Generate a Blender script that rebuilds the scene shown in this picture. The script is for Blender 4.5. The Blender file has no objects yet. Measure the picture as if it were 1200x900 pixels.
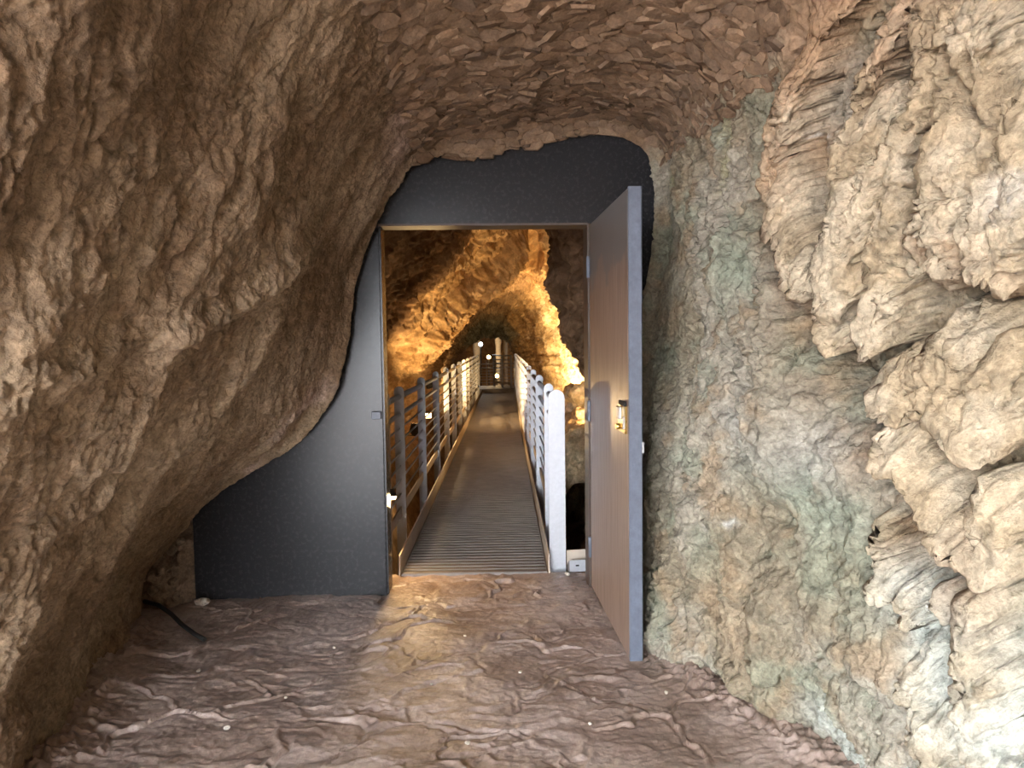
import bpy, bmesh, math, random
import numpy as np
from mathutils import Vector, Matrix

random.seed(7)
RNG = np.random.default_rng(11)
SC = bpy.context.scene
COL = SC.collection

# ------------------------------------------------------------------ camera
cam_d = bpy.data.cameras.new('camera')
cam_d.sensor_width = 36.0
cam_d.lens = 832.0 / 1200.0 * 36.0
cam_d.clip_end = 200
cam = bpy.data.objects.new('camera', cam_d)
COL.objects.link(cam)
cam.matrix_world = (Matrix.Translation((0, 0, 1.45)) @ Matrix.Rotation(math.pi / 2 - math.atan(48 / 832), 4, 'X')
                    @ Matrix.Rotation(-0.013, 4, 'Z'))
SC.camera = cam

# ------------------------------------------------------------------ world, daylight, exposure
SKY_STRENGTH = 34.0
world = bpy.data.worlds.new('overcast_sky')
SC.world = world
world.use_nodes = True
wn = world.node_tree
wn.nodes.clear()
w_out = wn.nodes.new('ShaderNodeOutputWorld')
w_bg = wn.nodes.new('ShaderNodeBackground')
w_bg.inputs['Color'].default_value = (0.90, 0.94, 1.0, 1)
w_bg.inputs['Strength'].default_value = SKY_STRENGTH
wn.links.new(w_bg.outputs[0], w_out.inputs[0])

SC.view_settings.view_transform = 'Standard'
SC.view_settings.look = 'None'
SC.view_settings.gamma = 1.0
SC.view_settings.use_curve_mapping = False
SC.view_settings.exposure = 0.0

WARM = (1.0, 0.66, 0.30)


def lamp_light(name, loc, watts, color=WARM, radius=0.06, target=None, spot=None, blend=0.6):
    d = bpy.data.lights.new(name, 'SPOT' if target is not None else 'POINT')
    d.energy = watts
    d.color = color
    d.shadow_soft_size = radius
    o = bpy.data.objects.new(name, d)
    COL.objects.link(o)
    o.location = loc
    if target is not None:
        d.spot_size = math.radians(spot or 110)
        d.spot_blend = blend
        o.rotation_euler = (Vector(target) - Vector(loc)).to_track_quat('-Z', 'Y').to_euler()
    return o


# ------------------------------------------------------------------ noise
_perm = np.random.default_rng(3).permutation(256)
_perm = np.concatenate([_perm, _perm, _perm]).astype(np.int64)
_g = np.random.default_rng(4).normal(size=(256, 3))
_g = (_g / np.linalg.norm(_g, axis=1)[:, None]).astype(np.float32)


def perlin(p):
    i = np.floor(p).astype(np.int64)
    f = (p - i).astype(np.float32)
    i &= 255
    u = f * f * f * (f * (f * 6 - 15) + 10)
    r = None
    out = np.zeros(len(p), np.float32)
    for dx in (0, 1):
        a = _perm[i[:, 0] + dx]
        wx = u[:, 0] if dx else 1 - u[:, 0]
        for dy in (0, 1):
            b = _perm[a + i[:, 1] + dy]
            wy = u[:, 1] if dy else 1 - u[:, 1]
            for dz in (0, 1):
                g = _g[_perm[b + i[:, 2] + dz]]
                wz = u[:, 2] if dz else 1 - u[:, 2]
                out += wx * wy * wz * (g[:, 0] * (f[:, 0] - dx) + g[:, 1] * (f[:, 1] - dy) + g[:, 2] * (f[:, 2] - dz))
    return out * 1.5


def fbm(p, oct=4, lac=2.03, gain=0.5):
    s = np.zeros(len(p), np.float32)
    a = 1.0
    for k in range(oct):
        s += a * perlin(p)
        p = p * lac + 17.3
        a *= gain
    return s


def ridged(p, oct=4, lac=2.07, gain=0.5):
    s = np.zeros(len(p), np.float32)
    a = 1.0
    for k in range(oct):
        s += a * (1 - np.abs(perlin(p)) * 2)
        p = p * lac + 9.7
        a *= gain
    return s - 0.8


def crack(p, w=.07):
    """thin sharp lines, 1 in the crack and 0 away from it"""
    return np.clip(1 - np.abs(perlin(p)) / w, 0, 1)


def billow(p, oct=3, lac=2.05, gain=0.5):
    s = np.zeros(len(p), np.float32)
    a = 1.0
    for k in range(oct):
        s += a * (np.abs(perlin(p)) * 2 - 0.4)
        p = p * lac + 5.1
        a *= gain
    return s


def worley(p, jitter=0.9):
    """distance to the nearest and second nearest cell points, and a random value of the nearest cell"""
    i = np.floor(p).astype(np.int64)
    f = p - i
    d1 = np.full(len(p), 9.0)
    d2 = np.full(len(p), 9.0)
    cid = np.zeros(len(p))
    rr = np.random.default_rng(8).random((256, 4))
    for dx in (-1, 0, 1):
        for dy in (-1, 0, 1):
            for dz in (-1, 0, 1):
                h = _perm[_perm[_perm[(i[:, 0] + dx) & 255] + ((i[:, 1] + dy) & 255)] + ((i[:, 2] + dz) & 255)]
                q = rr[h]
                v = (q[:, :3] - 0.5) * jitter + 0.5 + np.array([dx, dy, dz]) - f
                d = np.sqrt((v * v).sum(1))
                near = d < d1
                d2 = np.where(near, d1, np.minimum(d2, d))
                cid = np.where(near, q[:, 3], cid)
                d1 = np.minimum(d1, d)
    return d1, d2, cid


def sstep(a, b, x):
    t = np.clip((x - a) / (b - a), 0, 1)
    return t * t * (3 - 2 * t)


def seg_dist(p, pts):
    """distance of points p to a polyline, with the parameter 0..1 along it"""
    pts = np.asarray(pts, float)
    best = np.full(len(p), 1e9)
    par = np.zeros(len(p))
    n = len(pts) - 1
    for k in range(n):
        a, b = pts[k], pts[k + 1]
        ab = b - a
        t = np.clip(((p - a) @ ab) / max(ab @ ab, 1e-9), 0, 1)
        d = np.linalg.norm(p - (a + t[:, None] * ab), axis=1)
        m = d < best
        par = np.where(m, (k + t) / n, par)
        best = np.minimum(best, d)
    return best, par


def catmull(P, u):
    """Catmull-Rom through P (n,...) at the parameters u in 0..n-1"""
    P = np.asarray(P, float)
    n = len(P)
    i = np.clip(np.floor(u).astype(int), 0, n - 2)
    f = (u - i).reshape((-1,) + (1,) * (P.ndim - 1))
    p1, p2 = P[i], P[i + 1]
    p0 = np.where((i > 0).reshape(f.shape), P[np.maximum(i - 1, 0)], 2 * p1 - p2)
    p3 = np.where((i < n - 2).reshape(f.shape), P[np.minimum(i + 2, n - 1)], 2 * p2 - p1)
    return 0.5 * (2 * p1 + (p2 - p0) * f + (2 * p0 - 5 * p1 + 4 * p2 - p3) * f ** 2 + (3 * p1 - p0 - 3 * p2 + p3) * f ** 3)


def grid_normals(G):
    du = np.gradient(G, axis=0)
    dv = np.gradient(G, axis=1)
    n = np.cross(du, dv)
    return n / np.maximum(np.linalg.norm(n, axis=2, keepdims=True), 1e-9)


def smooth_grid(G, r, times):
    for _ in range(times):
        for ax in (0, 1):
            pad = [(0, 0)] * 3
            pad[ax] = (r + 1, r)
            c = np.cumsum(np.pad(G, pad, mode='edge'), axis=ax)
            n = G.shape[ax]
            G = (np.take(c, np.arange(2 * r + 1, n + 2 * r + 1), axis=ax) - np.take(c, np.arange(0, n), axis=ax)) / (2 * r + 1)
    return G


# ------------------------------------------------------------------ objects
def link(name, me, parent=None, mat=None):
    o = bpy.data.objects.new(name, me)
    COL.objects.link(o)
    if parent is not None:
        o.parent = parent
    if mat is not None:
        me.materials.append(mat)
    return o


def tag(o, label=None, cat=None, group=None, kind=None):
    if label: o['label'] = label
    if cat: o['category'] = cat
    if group: o['group'] = group
    if kind: o['kind'] = kind
    return o


def empty(name, loc=(0, 0, 0), rotz=0.0):
    o = bpy.data.objects.new(name, None)
    COL.objects.link(o)
    o.location = loc
    o.rotation_euler = (0, 0, rotz)
    return o


def grid_mesh(name, G, colors=None, flip=False):
    """a mesh over a (nu, nv, 3) grid of points, with an optional per-vertex rock colour"""
    nu, nv = G.shape[:2]
    me = bpy.data.meshes.new(name)
    idx = np.arange(nu * nv).reshape(nu, nv)
    q = np.stack([idx[:-1, :-1], idx[1:, :-1], idx[1:, 1:], idx[:-1, 1:]], -1).reshape(-1, 4)
    if flip:
        q = q[:, ::-1]
    me.vertices.add(nu * nv)
    me.vertices.foreach_set('co', np.ascontiguousarray(G, np.float32).ravel())
    me.loops.add(q.size)
    me.loops.foreach_set('vertex_index', np.ascontiguousarray(q, np.int32).ravel())
    me.polygons.add(len(q))
    me.polygons.foreach_set('loop_start', np.arange(0, q.size, 4, dtype=np.int32))
    me.polygons.foreach_set('use_smooth', np.ones(len(q), bool))
    if colors is not None:
        a = me.color_attributes.new('rock_color', 'FLOAT_COLOR', 'POINT')
        c = np.ones((nu * nv, 4), np.float32)
        c[:, :3] = colors.reshape(-1, 3)
        a.data.foreach_set('color', c.ravel())
    me.update(calc_edges=True)
    me.validate()
    return me


class MB:
    """collects boxes, bars, tubes and turned shapes and links them as one mesh object"""
    def __init__(self):
        self.bm = bmesh.new()

    def box(self, c, s, rz=0.0, bevel=0.0, M=None):
        r = bmesh.ops.create_cube(self.bm, size=1.0)
        vs = r['verts']
        T = Matrix.Translation(c) @ Matrix.Rotation(rz, 4, 'Z') @ Matrix.Diagonal((s[0], s[1], s[2], 1))
        if M is not None: T = M @ T
        bmesh.ops.transform(self.bm, matrix=T, verts=vs)
        if bevel:
            es = list({e for v in vs for e in v.link_edges})
            bmesh.ops.bevel(self.bm, geom=es, offset=bevel, segments=1, affect='EDGES', profile=0.5)
        return self

    def prism(self, pts, d, axis='Y', at=0.0):
        """extrude a closed outline: axis Y takes (x, z) points, X takes (y, z), Z takes (x, y)"""
        def v(p, k):
            return {'Y': (p[0], k, p[1]), 'X': (k, p[0], p[1]), 'Z': (p[0], p[1], k)}[axis]
        a = [self.bm.verts.new(v(p, at)) for p in pts]
        b = [self.bm.verts.new(v(p, at + d)) for p in pts]
        self.bm.faces.new(a)
        self.bm.faces.new(b[::-1])
        n = len(pts)
        for i in range(n):
            self.bm.faces.new((a[i], b[i], b[(i + 1) % n], a[(i + 1) % n]))
        return self

    def tube(self, pts, r, n=8, cap=True):
        pts = [Vector(p) for p in pts]
        rings = []
        for i, p in enumerate(pts):
            t = (pts[min(i + 1, len(pts) - 1)] - pts[max(i - 1, 0)]).normalized()
            ref = Vector((0, 0, 1)) if abs(t.z) < 0.9 else Vector((1, 0, 0))
            a = t.cross(ref).normalized()
            b = t.cross(a)
            rr = r[i] if isinstance(r, (list, tuple)) else r
            rings.append([self.bm.verts.new(p + (a * math.cos(k * 2 * math.pi / n) + b * math.sin(k * 2 * math.pi / n)) * rr) for k in range(n)])
        for A, B in zip(rings[:-1], rings[1:]):
            for k in range(n):
                f = self.bm.faces.new((A[k], A[(k + 1) % n], B[(k + 1) % n], B[k]))
                f.smooth = True
        if cap:
            self.bm.faces.new(rings[0][::-1])
            self.bm.faces.new(rings[-1])
        return self

    def lathe(self, prof, c=(0, 0, 0), n=16):
        rings = [[self.bm.verts.new((c[0] + r * math.cos(k * 2 * math.pi / n), c[1] + r * math.sin(k * 2 * math.pi / n), c[2] + z)) for k in range(n)] for r, z in prof]
        for A, B in zip(rings[:-1], rings[1:]):
            for k in range(n):
                f = self.bm.faces.new((A[k], A[(k + 1) % n], B[(k + 1) % n], B[k]))
                f.smooth = True
        self.bm.faces.new(rings[0][::-1])
        self.bm.faces.new(rings[-1])
        return self

    def mesh(self, name):
        bmesh.ops.recalc_face_normals(self.bm, faces=self.bm.faces)
        me = bpy.data.meshes.new(name)
        self.bm.to_mesh(me)
        self.bm.free()
        return me

    def build(self, name, mat, parent=None):
        return link(name, self.mesh(name), parent, mat)


# ------------------------------------------------------------------ materials
def new_mat(name):
    m = bpy.data.materials.new(name)
    m.use_nodes = True
    nt = m.node_tree
    b = nt.nodes['Principled BSDF']
    return m, nt, b


def nd(nt, t, **kw):
    n = nt.nodes.new(t)
    for k, v in kw.items():
        if k in n.inputs:
            n.inputs[k].default_value = v
        else:
            setattr(n, k, v)
    return n


def rock_mat(name, rough=0.85, spec=0.3, bump=0.9, fine=75.0, mottle=0.42, stretch=(1, 1, 1), depth=0.02):
    m, nt, b = new_mat(name)
    L = nt.links.new
    attr = nd(nt, 'ShaderNodeAttribute', attribute_name='rock_color')
    geo = nd(nt, 'ShaderNodeNewGeometry')
    mp = nd(nt, 'ShaderNodeMapping')
    mp.inputs['Scale'].default_value = stretch
    L(geo.outputs['Position'], mp.inputs['Vector'])
    n1 = nd(nt, 'ShaderNodeTexNoise', Scale=fine * 0.28, Detail=9.0, Roughness=0.68)
    n2 = nd(nt, 'ShaderNodeTexNoise', Scale=fine, Detail=7.0, Roughness=0.72)
    n3 = nd(nt, 'ShaderNodeTexVoronoi', Scale=fine * 0.8)
    for n in (n1, n2, n3):
        L(mp.outputs[0], n.inputs['Vector'])
    r1 = nd(nt, 'ShaderNodeMapRange')
    r1.inputs['From Min'].default_value = 0.3
    r1.inputs['From Max'].default_value = 0.7
    r1.inputs['To Min'].default_value = 1 - mottle
    r1.inputs['To Max'].default_value = 1 + mottle
    L(n1.outputs['Fac'], r1.inputs['Value'])
    r2 = nd(nt, 'ShaderNodeMapRange')
    r2.inputs['From Min'].default_value = 0.35
    r2.inputs['From Max'].default_value = 0.65
    r2.inputs['To Min'].default_value = 1 - mottle * 0.7
    r2.inputs['To Max'].default_value = 1 + mottle * 0.7
    L(n2.outputs['Fac'], r2.inputs['Value'])
    mul = nd(nt, 'ShaderNodeMath', operation='MULTIPLY')
    L(r1.outputs[0], mul.inputs[0])
    L(r2.outputs[0], mul.inputs[1])
    vm = nd(nt, 'ShaderNodeVectorMath', operation='SCALE')
    L(attr.outputs['Color'], vm.inputs[0])
    L(mul.outputs[0], vm.inputs['Scale'])
    L(vm.outputs[0], b.inputs['Base Color'])
    b.inputs['Roughness'].default_value = rough
    b.inputs['Specular IOR Level'].default_value = spec
    add = nd(nt, 'ShaderNodeMath', operation='ADD')
    L(n1.outputs['Fac'], add.inputs[0])
    m2 = nd(nt, 'ShaderNodeMath', operation='MULTIPLY')
    m2.inputs[1].default_value = 0.55
    L(n2.outputs['Fac'], m2.inputs[0])
    L(m2.outputs[0], add.inputs[1])
    add2 = nd(nt, 'ShaderNodeMath', operation='ADD')
    m3 = nd(nt, 'ShaderNodeMath', operation='MULTIPLY')
    m3.inputs[1].default_value = -0.18
    L(n3.outputs['Distance'], m3.inputs[0])
    L(add.outputs[0], add2.inputs[0])
    L(m3.outputs[0], add2.inputs[1])
    bp = nd(nt, 'ShaderNodeBump', Strength=bump, Distance=depth)
    L(add2.outputs[0], bp.inputs['Height'])
    L(bp.outputs[0], b.inputs['Normal'])
    return m


def metal_mat(name, col, rough=0.4, metallic=0.0, spec=0.5, noise=0.15, scale=30.0, bump=0.05, stretch=(1, 1, 1), col2=None, rough_var=0.1):
    m, nt, b = new_mat(name)
    L = nt.links.new
    tc = nd(nt, 'ShaderNodeTexCoord')
    mp = nd(nt, 'ShaderNodeMapping')
    mp.inputs['Scale'].default_value = stretch
    L(tc.outputs['Object'], mp.inputs['Vector'])
    n1 = nd(nt, 'ShaderNodeTexNoise', Scale=scale, Detail=6.0, Roughness=0.65)
    n2 = nd(nt, 'ShaderNodeTexNoise', Scale=scale * 0.15, Detail=3.0)
    L(mp.outputs[0], n1.inputs['Vector'])
    L(mp.outputs[0], n2.inputs['Vector'])
    mix = nd(nt, 'ShaderNodeMix', data_type='RGBA')
    c2 = col2 or tuple(min(1, c * (1 + noise * 2)) for c in col)
    mix.inputs['A'].default_value = (*[c * (1 - noise) for c in col], 1)
    mix.inputs['B'].default_value = (*c2, 1)
    ad = nd(nt, 'ShaderNodeMath', operation='MULTIPLY_ADD')
    ad.inputs[1].default_value = 1.6
    ad.inputs[2].default_value = -0.3
    L(n1.outputs['Fac'], ad.inputs[0])
    ad2 = nd(nt, 'ShaderNodeMath', operation='MULTIPLY', use_clamp=True)
    L(ad.outputs[0], ad2.inputs[0])
    r = nd(nt, 'ShaderNodeMapRange')
    r.inputs['To Min'].default_value = 0.4
    r.inputs['To Max'].default_value = 1.6
    L(n2.outputs['Fac'], r.inputs['Value'])
    L(r.outputs[0], ad2.inputs[1])
    L(ad2.outputs[0], mix.inputs['Factor'])
    L(mix.outputs['Result'], b.inputs['Base Color'])
    rr = nd(nt, 'ShaderNodeMapRange')
    rr.inputs['To Min'].default_value = rough - rough_var
    rr.inputs['To Max'].default_value = rough + rough_var
    L(n1.outputs['Fac'], rr.inputs['Value'])
    L(rr.outputs[0], b.inputs['Roughness'])
    b.inputs['Metallic'].default_value = metallic
    b.inputs['Specular IOR Level'].default_value = spec
    if bump:
        bp = nd(nt, 'ShaderNodeBump', Strength=bump, Distance=0.004)
        L(n1.outputs['Fac'], bp.inputs['Height'])
        L(bp.outputs[0], b.inputs['Normal'])
    return m


def glow_mat(name, col, strength):
    m, nt, b = new_mat(name)
    b.inputs['Base Color'].default_value = (*col, 1)
    b.inputs['Emission Color'].default_value = (*col, 1)
    b.inputs['Emission Strength'].default_value = strength
    return m


M = {}
M['rock'] = rock_mat('cave_limestone')
M['rock_right'] = rock_mat('crumbly_flowstone', bump=0.85, fine=58, mottle=0.38, depth=0.022)
M['rock_floor'] = rock_mat('wet_stamped_floor', rough=0.33, spec=0.7, bump=0.35, fine=70, mottle=0.2)
M['flake'] = rock_mat('flaking_rock', rough=0.85, bump=0.5, fine=70, mottle=0.3)
M['rock_warm'] = rock_mat('chamber_limestone', bump=0.8, fine=26, mottle=0.35)
M['panel'] = metal_mat('dark_grey_painted_steel', (0.022, 0.022, 0.024), rough=0.27, spec=0.28, noise=0.12, scale=45, bump=0.02, rough_var=0.035)
M['frame'] = metal_mat('rusty_edge_steel', (0.06, 0.038, 0.028), rough=0.5, noise=0.3, scale=60)
M['door_edge'] = metal_mat('blue_grey_painted_edge', (0.10, 0.115, 0.15), rough=0.42, noise=0.2, scale=40, bump=0.06)
M['galv'] = metal_mat('galvanised_steel', (0.45, 0.46, 0.49), rough=0.42, metallic=0.35, noise=0.08, scale=50, bump=0.03)
M['grating'] = metal_mat('dull_grating_steel', (0.20, 0.175, 0.16), rough=0.55, metallic=0.3, noise=0.25, scale=6)
M['brass'] = metal_mat('worn_brass', (0.75, 0.5, 0.18), rough=0.3, metallic=0.9, noise=0.25, scale=120)
M['black'] = metal_mat('black_rubber', (0.012, 0.011, 0.01), rough=0.7, noise=0.2)
M['pale_stone'] = metal_mat('pale_stone_chip', (0.5, 0.45, 0.38), rough=0.85, noise=0.3, scale=90, bump=0.4)

# ------------------------------------------------------------------ front cave: one lofted tube split into walls and ceiling
ST = [
    # the cave mouth opens to the left behind the photographer; right wall curled round unseen, shaped to hold back daylight
    [(-2.6, -1.2, -.15), (-2.6, -1.2, .2), (-2.6, -1.2, .5), (-2.6, -1.2, .8), (-2.55, -1.2, 1.1), (-2.5, -1.25, 1.5), (-2.4, -1.3, 1.9), (-2.25, -1.4, 2.35), (-2.05, -1.55, 2.65), (-1.8, -1.75, 2.85),
     (-1.5, -1.95, 2.9), (-1.2, -2.15, 2.9), (-.95, -2.35, 2.8), (-.7, -2.5, 2.6), (-.5, -2.65, 2.35), (-.35, -2.8, 2.05), (-.3, -2.8, 1.65), (-.3, -2.8, 1.1), (-.3, -2.8, .5), (-.3, -2.8, .05), (-.3, -2.8, -.15)],
    [(-2.2, -.2, -.15), (-2.2, -.2, .2), (-2.2, -.2, .45), (-2.15, -.2, .75), (-2.08, -.2, 1.05), (-1.98, -.2, 1.42), (-1.82, -.25, 1.8), (-1.6, -.35, 2.25), (-1.35, -.5, 2.62), (-1.0, -.7, 2.86),
     (-.55, -.95, 2.96), (-.1, -1.2, 3.0), (.35, -1.5, 2.95), (.75, -1.8, 2.8), (1.0, -1.95, 2.5), (1.1, -2.05, 2.12), (1.12, -2.1, 1.65), (1.12, -2.1, 1.1), (1.12, -2.1, .5), (1.12, -2.1, .05), (1.12, -2.1, -.15)],
    [(-1.8, .75, -.15), (-1.8, .75, .2), (-1.78, .75, .45), (-1.73, .75, .7), (-1.63, .75, 1.), (-1.5, .75, 1.35), (-1.33, .73, 1.7), (-1.14, .7, 2.15), (-.9, .65, 2.55), (-.55, .55, 2.8),
     (-.05, .4, 2.9), (.4, .2, 2.95), (.9, 0, 2.95), (1.25, -.15, 2.88), (1.48, -.25, 2.6), (1.57, -.3, 2.2), (1.6, -.3, 1.65), (1.6, -.3, 1.1), (1.6, -.3, .5), (1.62, -.3, .05), (1.62, -.3, -.15)],
    [(-1.6, 1.5, -.15), (-1.58, 1.5, .15), (-1.55, 1.5, .4), (-1.48, 1.5, .65), (-1.38, 1.5, .95), (-1.25, 1.5, 1.25), (-1.1, 1.5, 1.6), (-.95, 1.5, 2.05), (-.75, 1.5, 2.45), (-.42, 1.5, 2.75),
     (0, 1.5, 2.85), (.4, 1.5, 2.9), (.8, 1.5, 2.9), (1.15, 1.5, 2.82), (1.3, 1.5, 2.6), (1.36, 1.5, 2.2), (1.35, 1.5, 1.65), (1.35, 1.5, 1.1), (1.37, 1.5, .5), (1.4, 1.5, .05), (1.4, 1.5, -.15)],
    [(-1.7, 2.4, -.15), (-1.68, 2.4, .15), (-1.6, 2.4, .4), (-1.5, 2.4, .65), (-1.38, 2.4, .9), (-1.2, 2.4, 1.2), (-1.02, 2.4, 1.55), (-.85, 2.4, 1.98), (-.65, 2.4, 2.4), (-.38, 2.4, 2.66),
     (-.05, 2.4, 2.76), (.3, 2.4, 2.8), (.62, 2.4, 2.8), (.92, 2.4, 2.74), (1.05, 2.4, 2.5), (1.1, 2.4, 2.15), (1.08, 2.4, 1.6), (1.07, 2.4, 1.1), (1.08, 2.35, .5), (1.11, 2.35, .03), (1.12, 2.35, -.15)],
    [(-1.86, 3.15, -.15), (-1.85, 3.15, .2), (-1.76, 3.2, .45), (-1.62, 3.2, .65), (-1.45, 3.2, .85), (-1.24, 3.2, 1.12), (-1.04, 3.2, 1.5), (-.88, 3.2, 1.95), (-.66, 3.2, 2.36), (-.41, 3.2, 2.57),
     (-.12, 3.2, 2.64), (.2, 3.2, 2.70), (.5, 3.2, 2.72), (.76, 3.2, 2.66), (.93, 3.2, 2.45), (.97, 3.2, 2.13), (.92, 3.2, 1.55), (.86, 3.15, 1.05), (.8, 3., .48), (.76, 3.05, .03), (.76, 3.05, -.15)],
    [(-1.95, 3.5, -.15), (-1.94, 3.5, .24), (-1.79, 3.65, .48), (-1.69, 3.75, .61), (-1.50, 3.80, .78), (-1.20, 3.83, 1.00), (-1.01, 3.86, 1.38), (-.88, 3.88, 1.93), (-.66, 3.9, 2.36), (-.48, 3.93, 2.56),
     (-.17, 3.98, 2.61), (.11, 4.0, 2.67), (.49, 4.0, 2.71), (.74, 4.02, 2.66), (.88, 4.02, 2.50), (.90, 4.0, 2.11), (.81, 4.0, 1.45), (.75, 3.9, .98), (.71, 3.75, .45), (.66, 3.5, .0), (.66, 3.45, -.15)],
    [(-2.15, 3.75, -.15), (-2.12, 3.8, .24), (-1.97, 3.9, .52), (-1.83, 3.95, .70), (-1.60, 3.98, .88), (-1.36, 4.0, 1.08), (-1.16, 4.01, 1.43), (-1.02, 4.02, 1.98), (-.78, 4.03, 2.44), (-.55, 4.04, 2.62),
     (-.18, 4.08, 2.63), (.12, 4.1, 2.70), (.51, 4.11, 2.75), (.78, 4.13, 2.70), (.92, 4.13, 2.53), (.95, 4.12, 2.12), (.86, 4.11, 1.46), (.82, 4.06, .98), (.79, 4.0, .45), (.76, 3.9, .0), (.76, 3.9, -.15)],
    [(-3.6, 4.32, -.15), (-3.6, 4.32, .4), (-3.6, 4.32, .8), (-3.6, 4.32, 1.3), (-3.6, 4.32, 1.8), (-3.5, 4.32, 2.4), (-3.3, 4.32, 2.9), (-2.8, 4.32, 3.4), (-2.2, 4.32, 3.9), (-1.4, 4.32, 4.2),
     (-.6, 4.32, 4.3), (.2, 4.32, 4.3), (.9, 4.32, 4.3), (1.6, 4.32, 4.1), (2.2, 4.32, 3.6), (2.5, 4.32, 2.8), (2.5, 4.32, 1.9), (2.5, 4.32, 1.2), (2.5, 4.32, .5), (2.5, 4.32, 0), (2.5, 4.32, -.15)],
]
ST = np.array(ST, float)


def dense(bands):
    """parameters from (start, end, count) bands, joined"""
    return np.concatenate([np.linspace(a, b, n, endpoint=False) for a, b, n in bands[:-1]] + [np.linspace(*bands[-1])])


T_PAR = dense([(0, 2, 40), (2, 2.8, 40), (2.8, 4, 190), (4, 6, 280), (6, 7, 46), (7, 8, 12)])
S_PAR = dense([(0, 1, 30), (1, 9, 400), (9, 14, 230), (14, 19, 380), (19, 20, 14)])


def front_base():
    A = catmull(ST, T_PAR)                               # (nt, 21, 3)
    G = catmull(np.swapaxes(A, 0, 1), S_PAR)             # (ns, nt, 3)
    return G


# flowstone lobes of the right wall: (line on the wall, radius at its head, at its tip, swell)
LOBES = [
    ([(1.05, 2.31, 2.57), (1.05, 2.52, 2.39), (1.05, 2.65, 2.13), (1.06, 2.54, 1.86), (1.07, 2.45, 1.69)], 0.1, 0.075, 0.11),
    ([(1.17, 2.09, 2.41), (1.15, 2.21, 2.24), (1.13, 2.29, 2.06)], 0.06, 0.05, 0.09),
    ([(1.18, 2.15, 2.08), (1.15, 2.2, 1.9), (1.12, 2.26, 1.75), (1.12, 2.27, 1.66)], 0.125, 0.085, 0.13),
    ([(1.09, 2.38, 1.67), (1.11, 2.3, 1.55), (1.12, 2.27, 1.46)], 0.06, 0.035, 0.1),
    ([(1.23, 1.96, 2.38), (1.22, 2.02, 2.15), (1.2, 2.08, 1.95)], 0.1, 0.07, 0.09),
    ([(1.21, 2.04, 1.85), (1.18, 2.09, 1.67), (1.17, 2.11, 1.52)], 0.1, 0.06, 0.12),
    ([(1.27, 1.86, 2.33), (1.27, 1.89, 2.06), (1.25, 1.92, 1.85), (1.26, 1.88, 1.69)], 0.12, 0.08, 0.115),
    ([(1.3, 1.76, 2.02), (1.29, 1.78, 1.74), (1.28, 1.8, 1.65)], 0.1, 0.08, 0.1),
    ([(1.22, 1.99, 1.37), (1.25, 1.89, 1.41), (1.29, 1.76, 1.37)], 0.13, 0.16, 0.14),
    ([(1.19, 2.06, 1.19), (1.22, 1.97, 1.08), (1.26, 1.86, 0.96)], 0.075, 0.05, 0.12),
    ([(1.17, 2.12, 0.92), (1.16, 2.14, 0.82), (1.18, 2.1, 0.69)], 0.045, 0.04, 0.08),
    ([(1.2, 2.04, 0.69), (1.22, 2.02, 0.52), (1.24, 1.99, 0.38)], 0.05, 0.06, 0.09),
    ([(1.26, 1.94, 0.38), (1.28, 1.9, 0.26)], 0.07, 0.08, 0.1),
    ([(1.28, 1.84, 0.79), (1.29, 1.81, 0.63), (1.3, 1.79, 0.44)], 0.05, 0.07, 0.11),
    ([(1.28, 1.78, 1.09), (1.28, 1.8, 0.91)], 0.06, 0.05, 0.1),
    ([(1.25, 1.92, 0.76), (1.26, 1.91, 0.67)], 0.035, 0.03, 0.08),
]
# smooth swellings of the older wall behind them
BULGES = [
    ([(0.98, 3.02, 1.88), (0.96, 3.05, 1.7), (0.97, 2.87, 1.45)], 0.1, 0.05),
    ([(0.9, 3.76, 2.42), (0.92, 3.7, 2.06)], 0.06, 0.05),
    ([(0.98, 3.05, 2.34), (0.98, 3.08, 2.06)], 0.06, 0.05),
    ([(1.02, 2.71, 2.37), (1.02, 2.83, 2.24)], 0.05, 0.04),
    ([(0.99, 2.69, 1.18), (1.02, 2.53, 0.95), (1.04, 2.46, 0.72)], 0.12, 0.05),
    ([(0.8, 3.29, 0.81), (0.79, 3.05, 0.52)], 0.12, 0.04),
    ([(0.97, 2.61, 0.52), (0.96, 2.63, 0.21)], 0.1, 0.05),
    ([(1.09, 2.34, 1.04), (1.1, 2.31, 0.85), (1.13, 2.23, 0.65), (1.17, 2.15, 0.46)], 0.13, 0.07),
    ([(0.97, 2.99, 1.69), (0.97, 2.83, 1.38), (0.98, 2.68, 1.06)], 0.22, 0.08),
    ([(1.13, 2.26, 0.24), (1.2, 2.13, 0.15)], 0.12, 0.06),
    ([(0.83, 2.99, 0.65), (0.86, 2.83, 0.48)], 0.2, 0.03),
]
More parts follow.
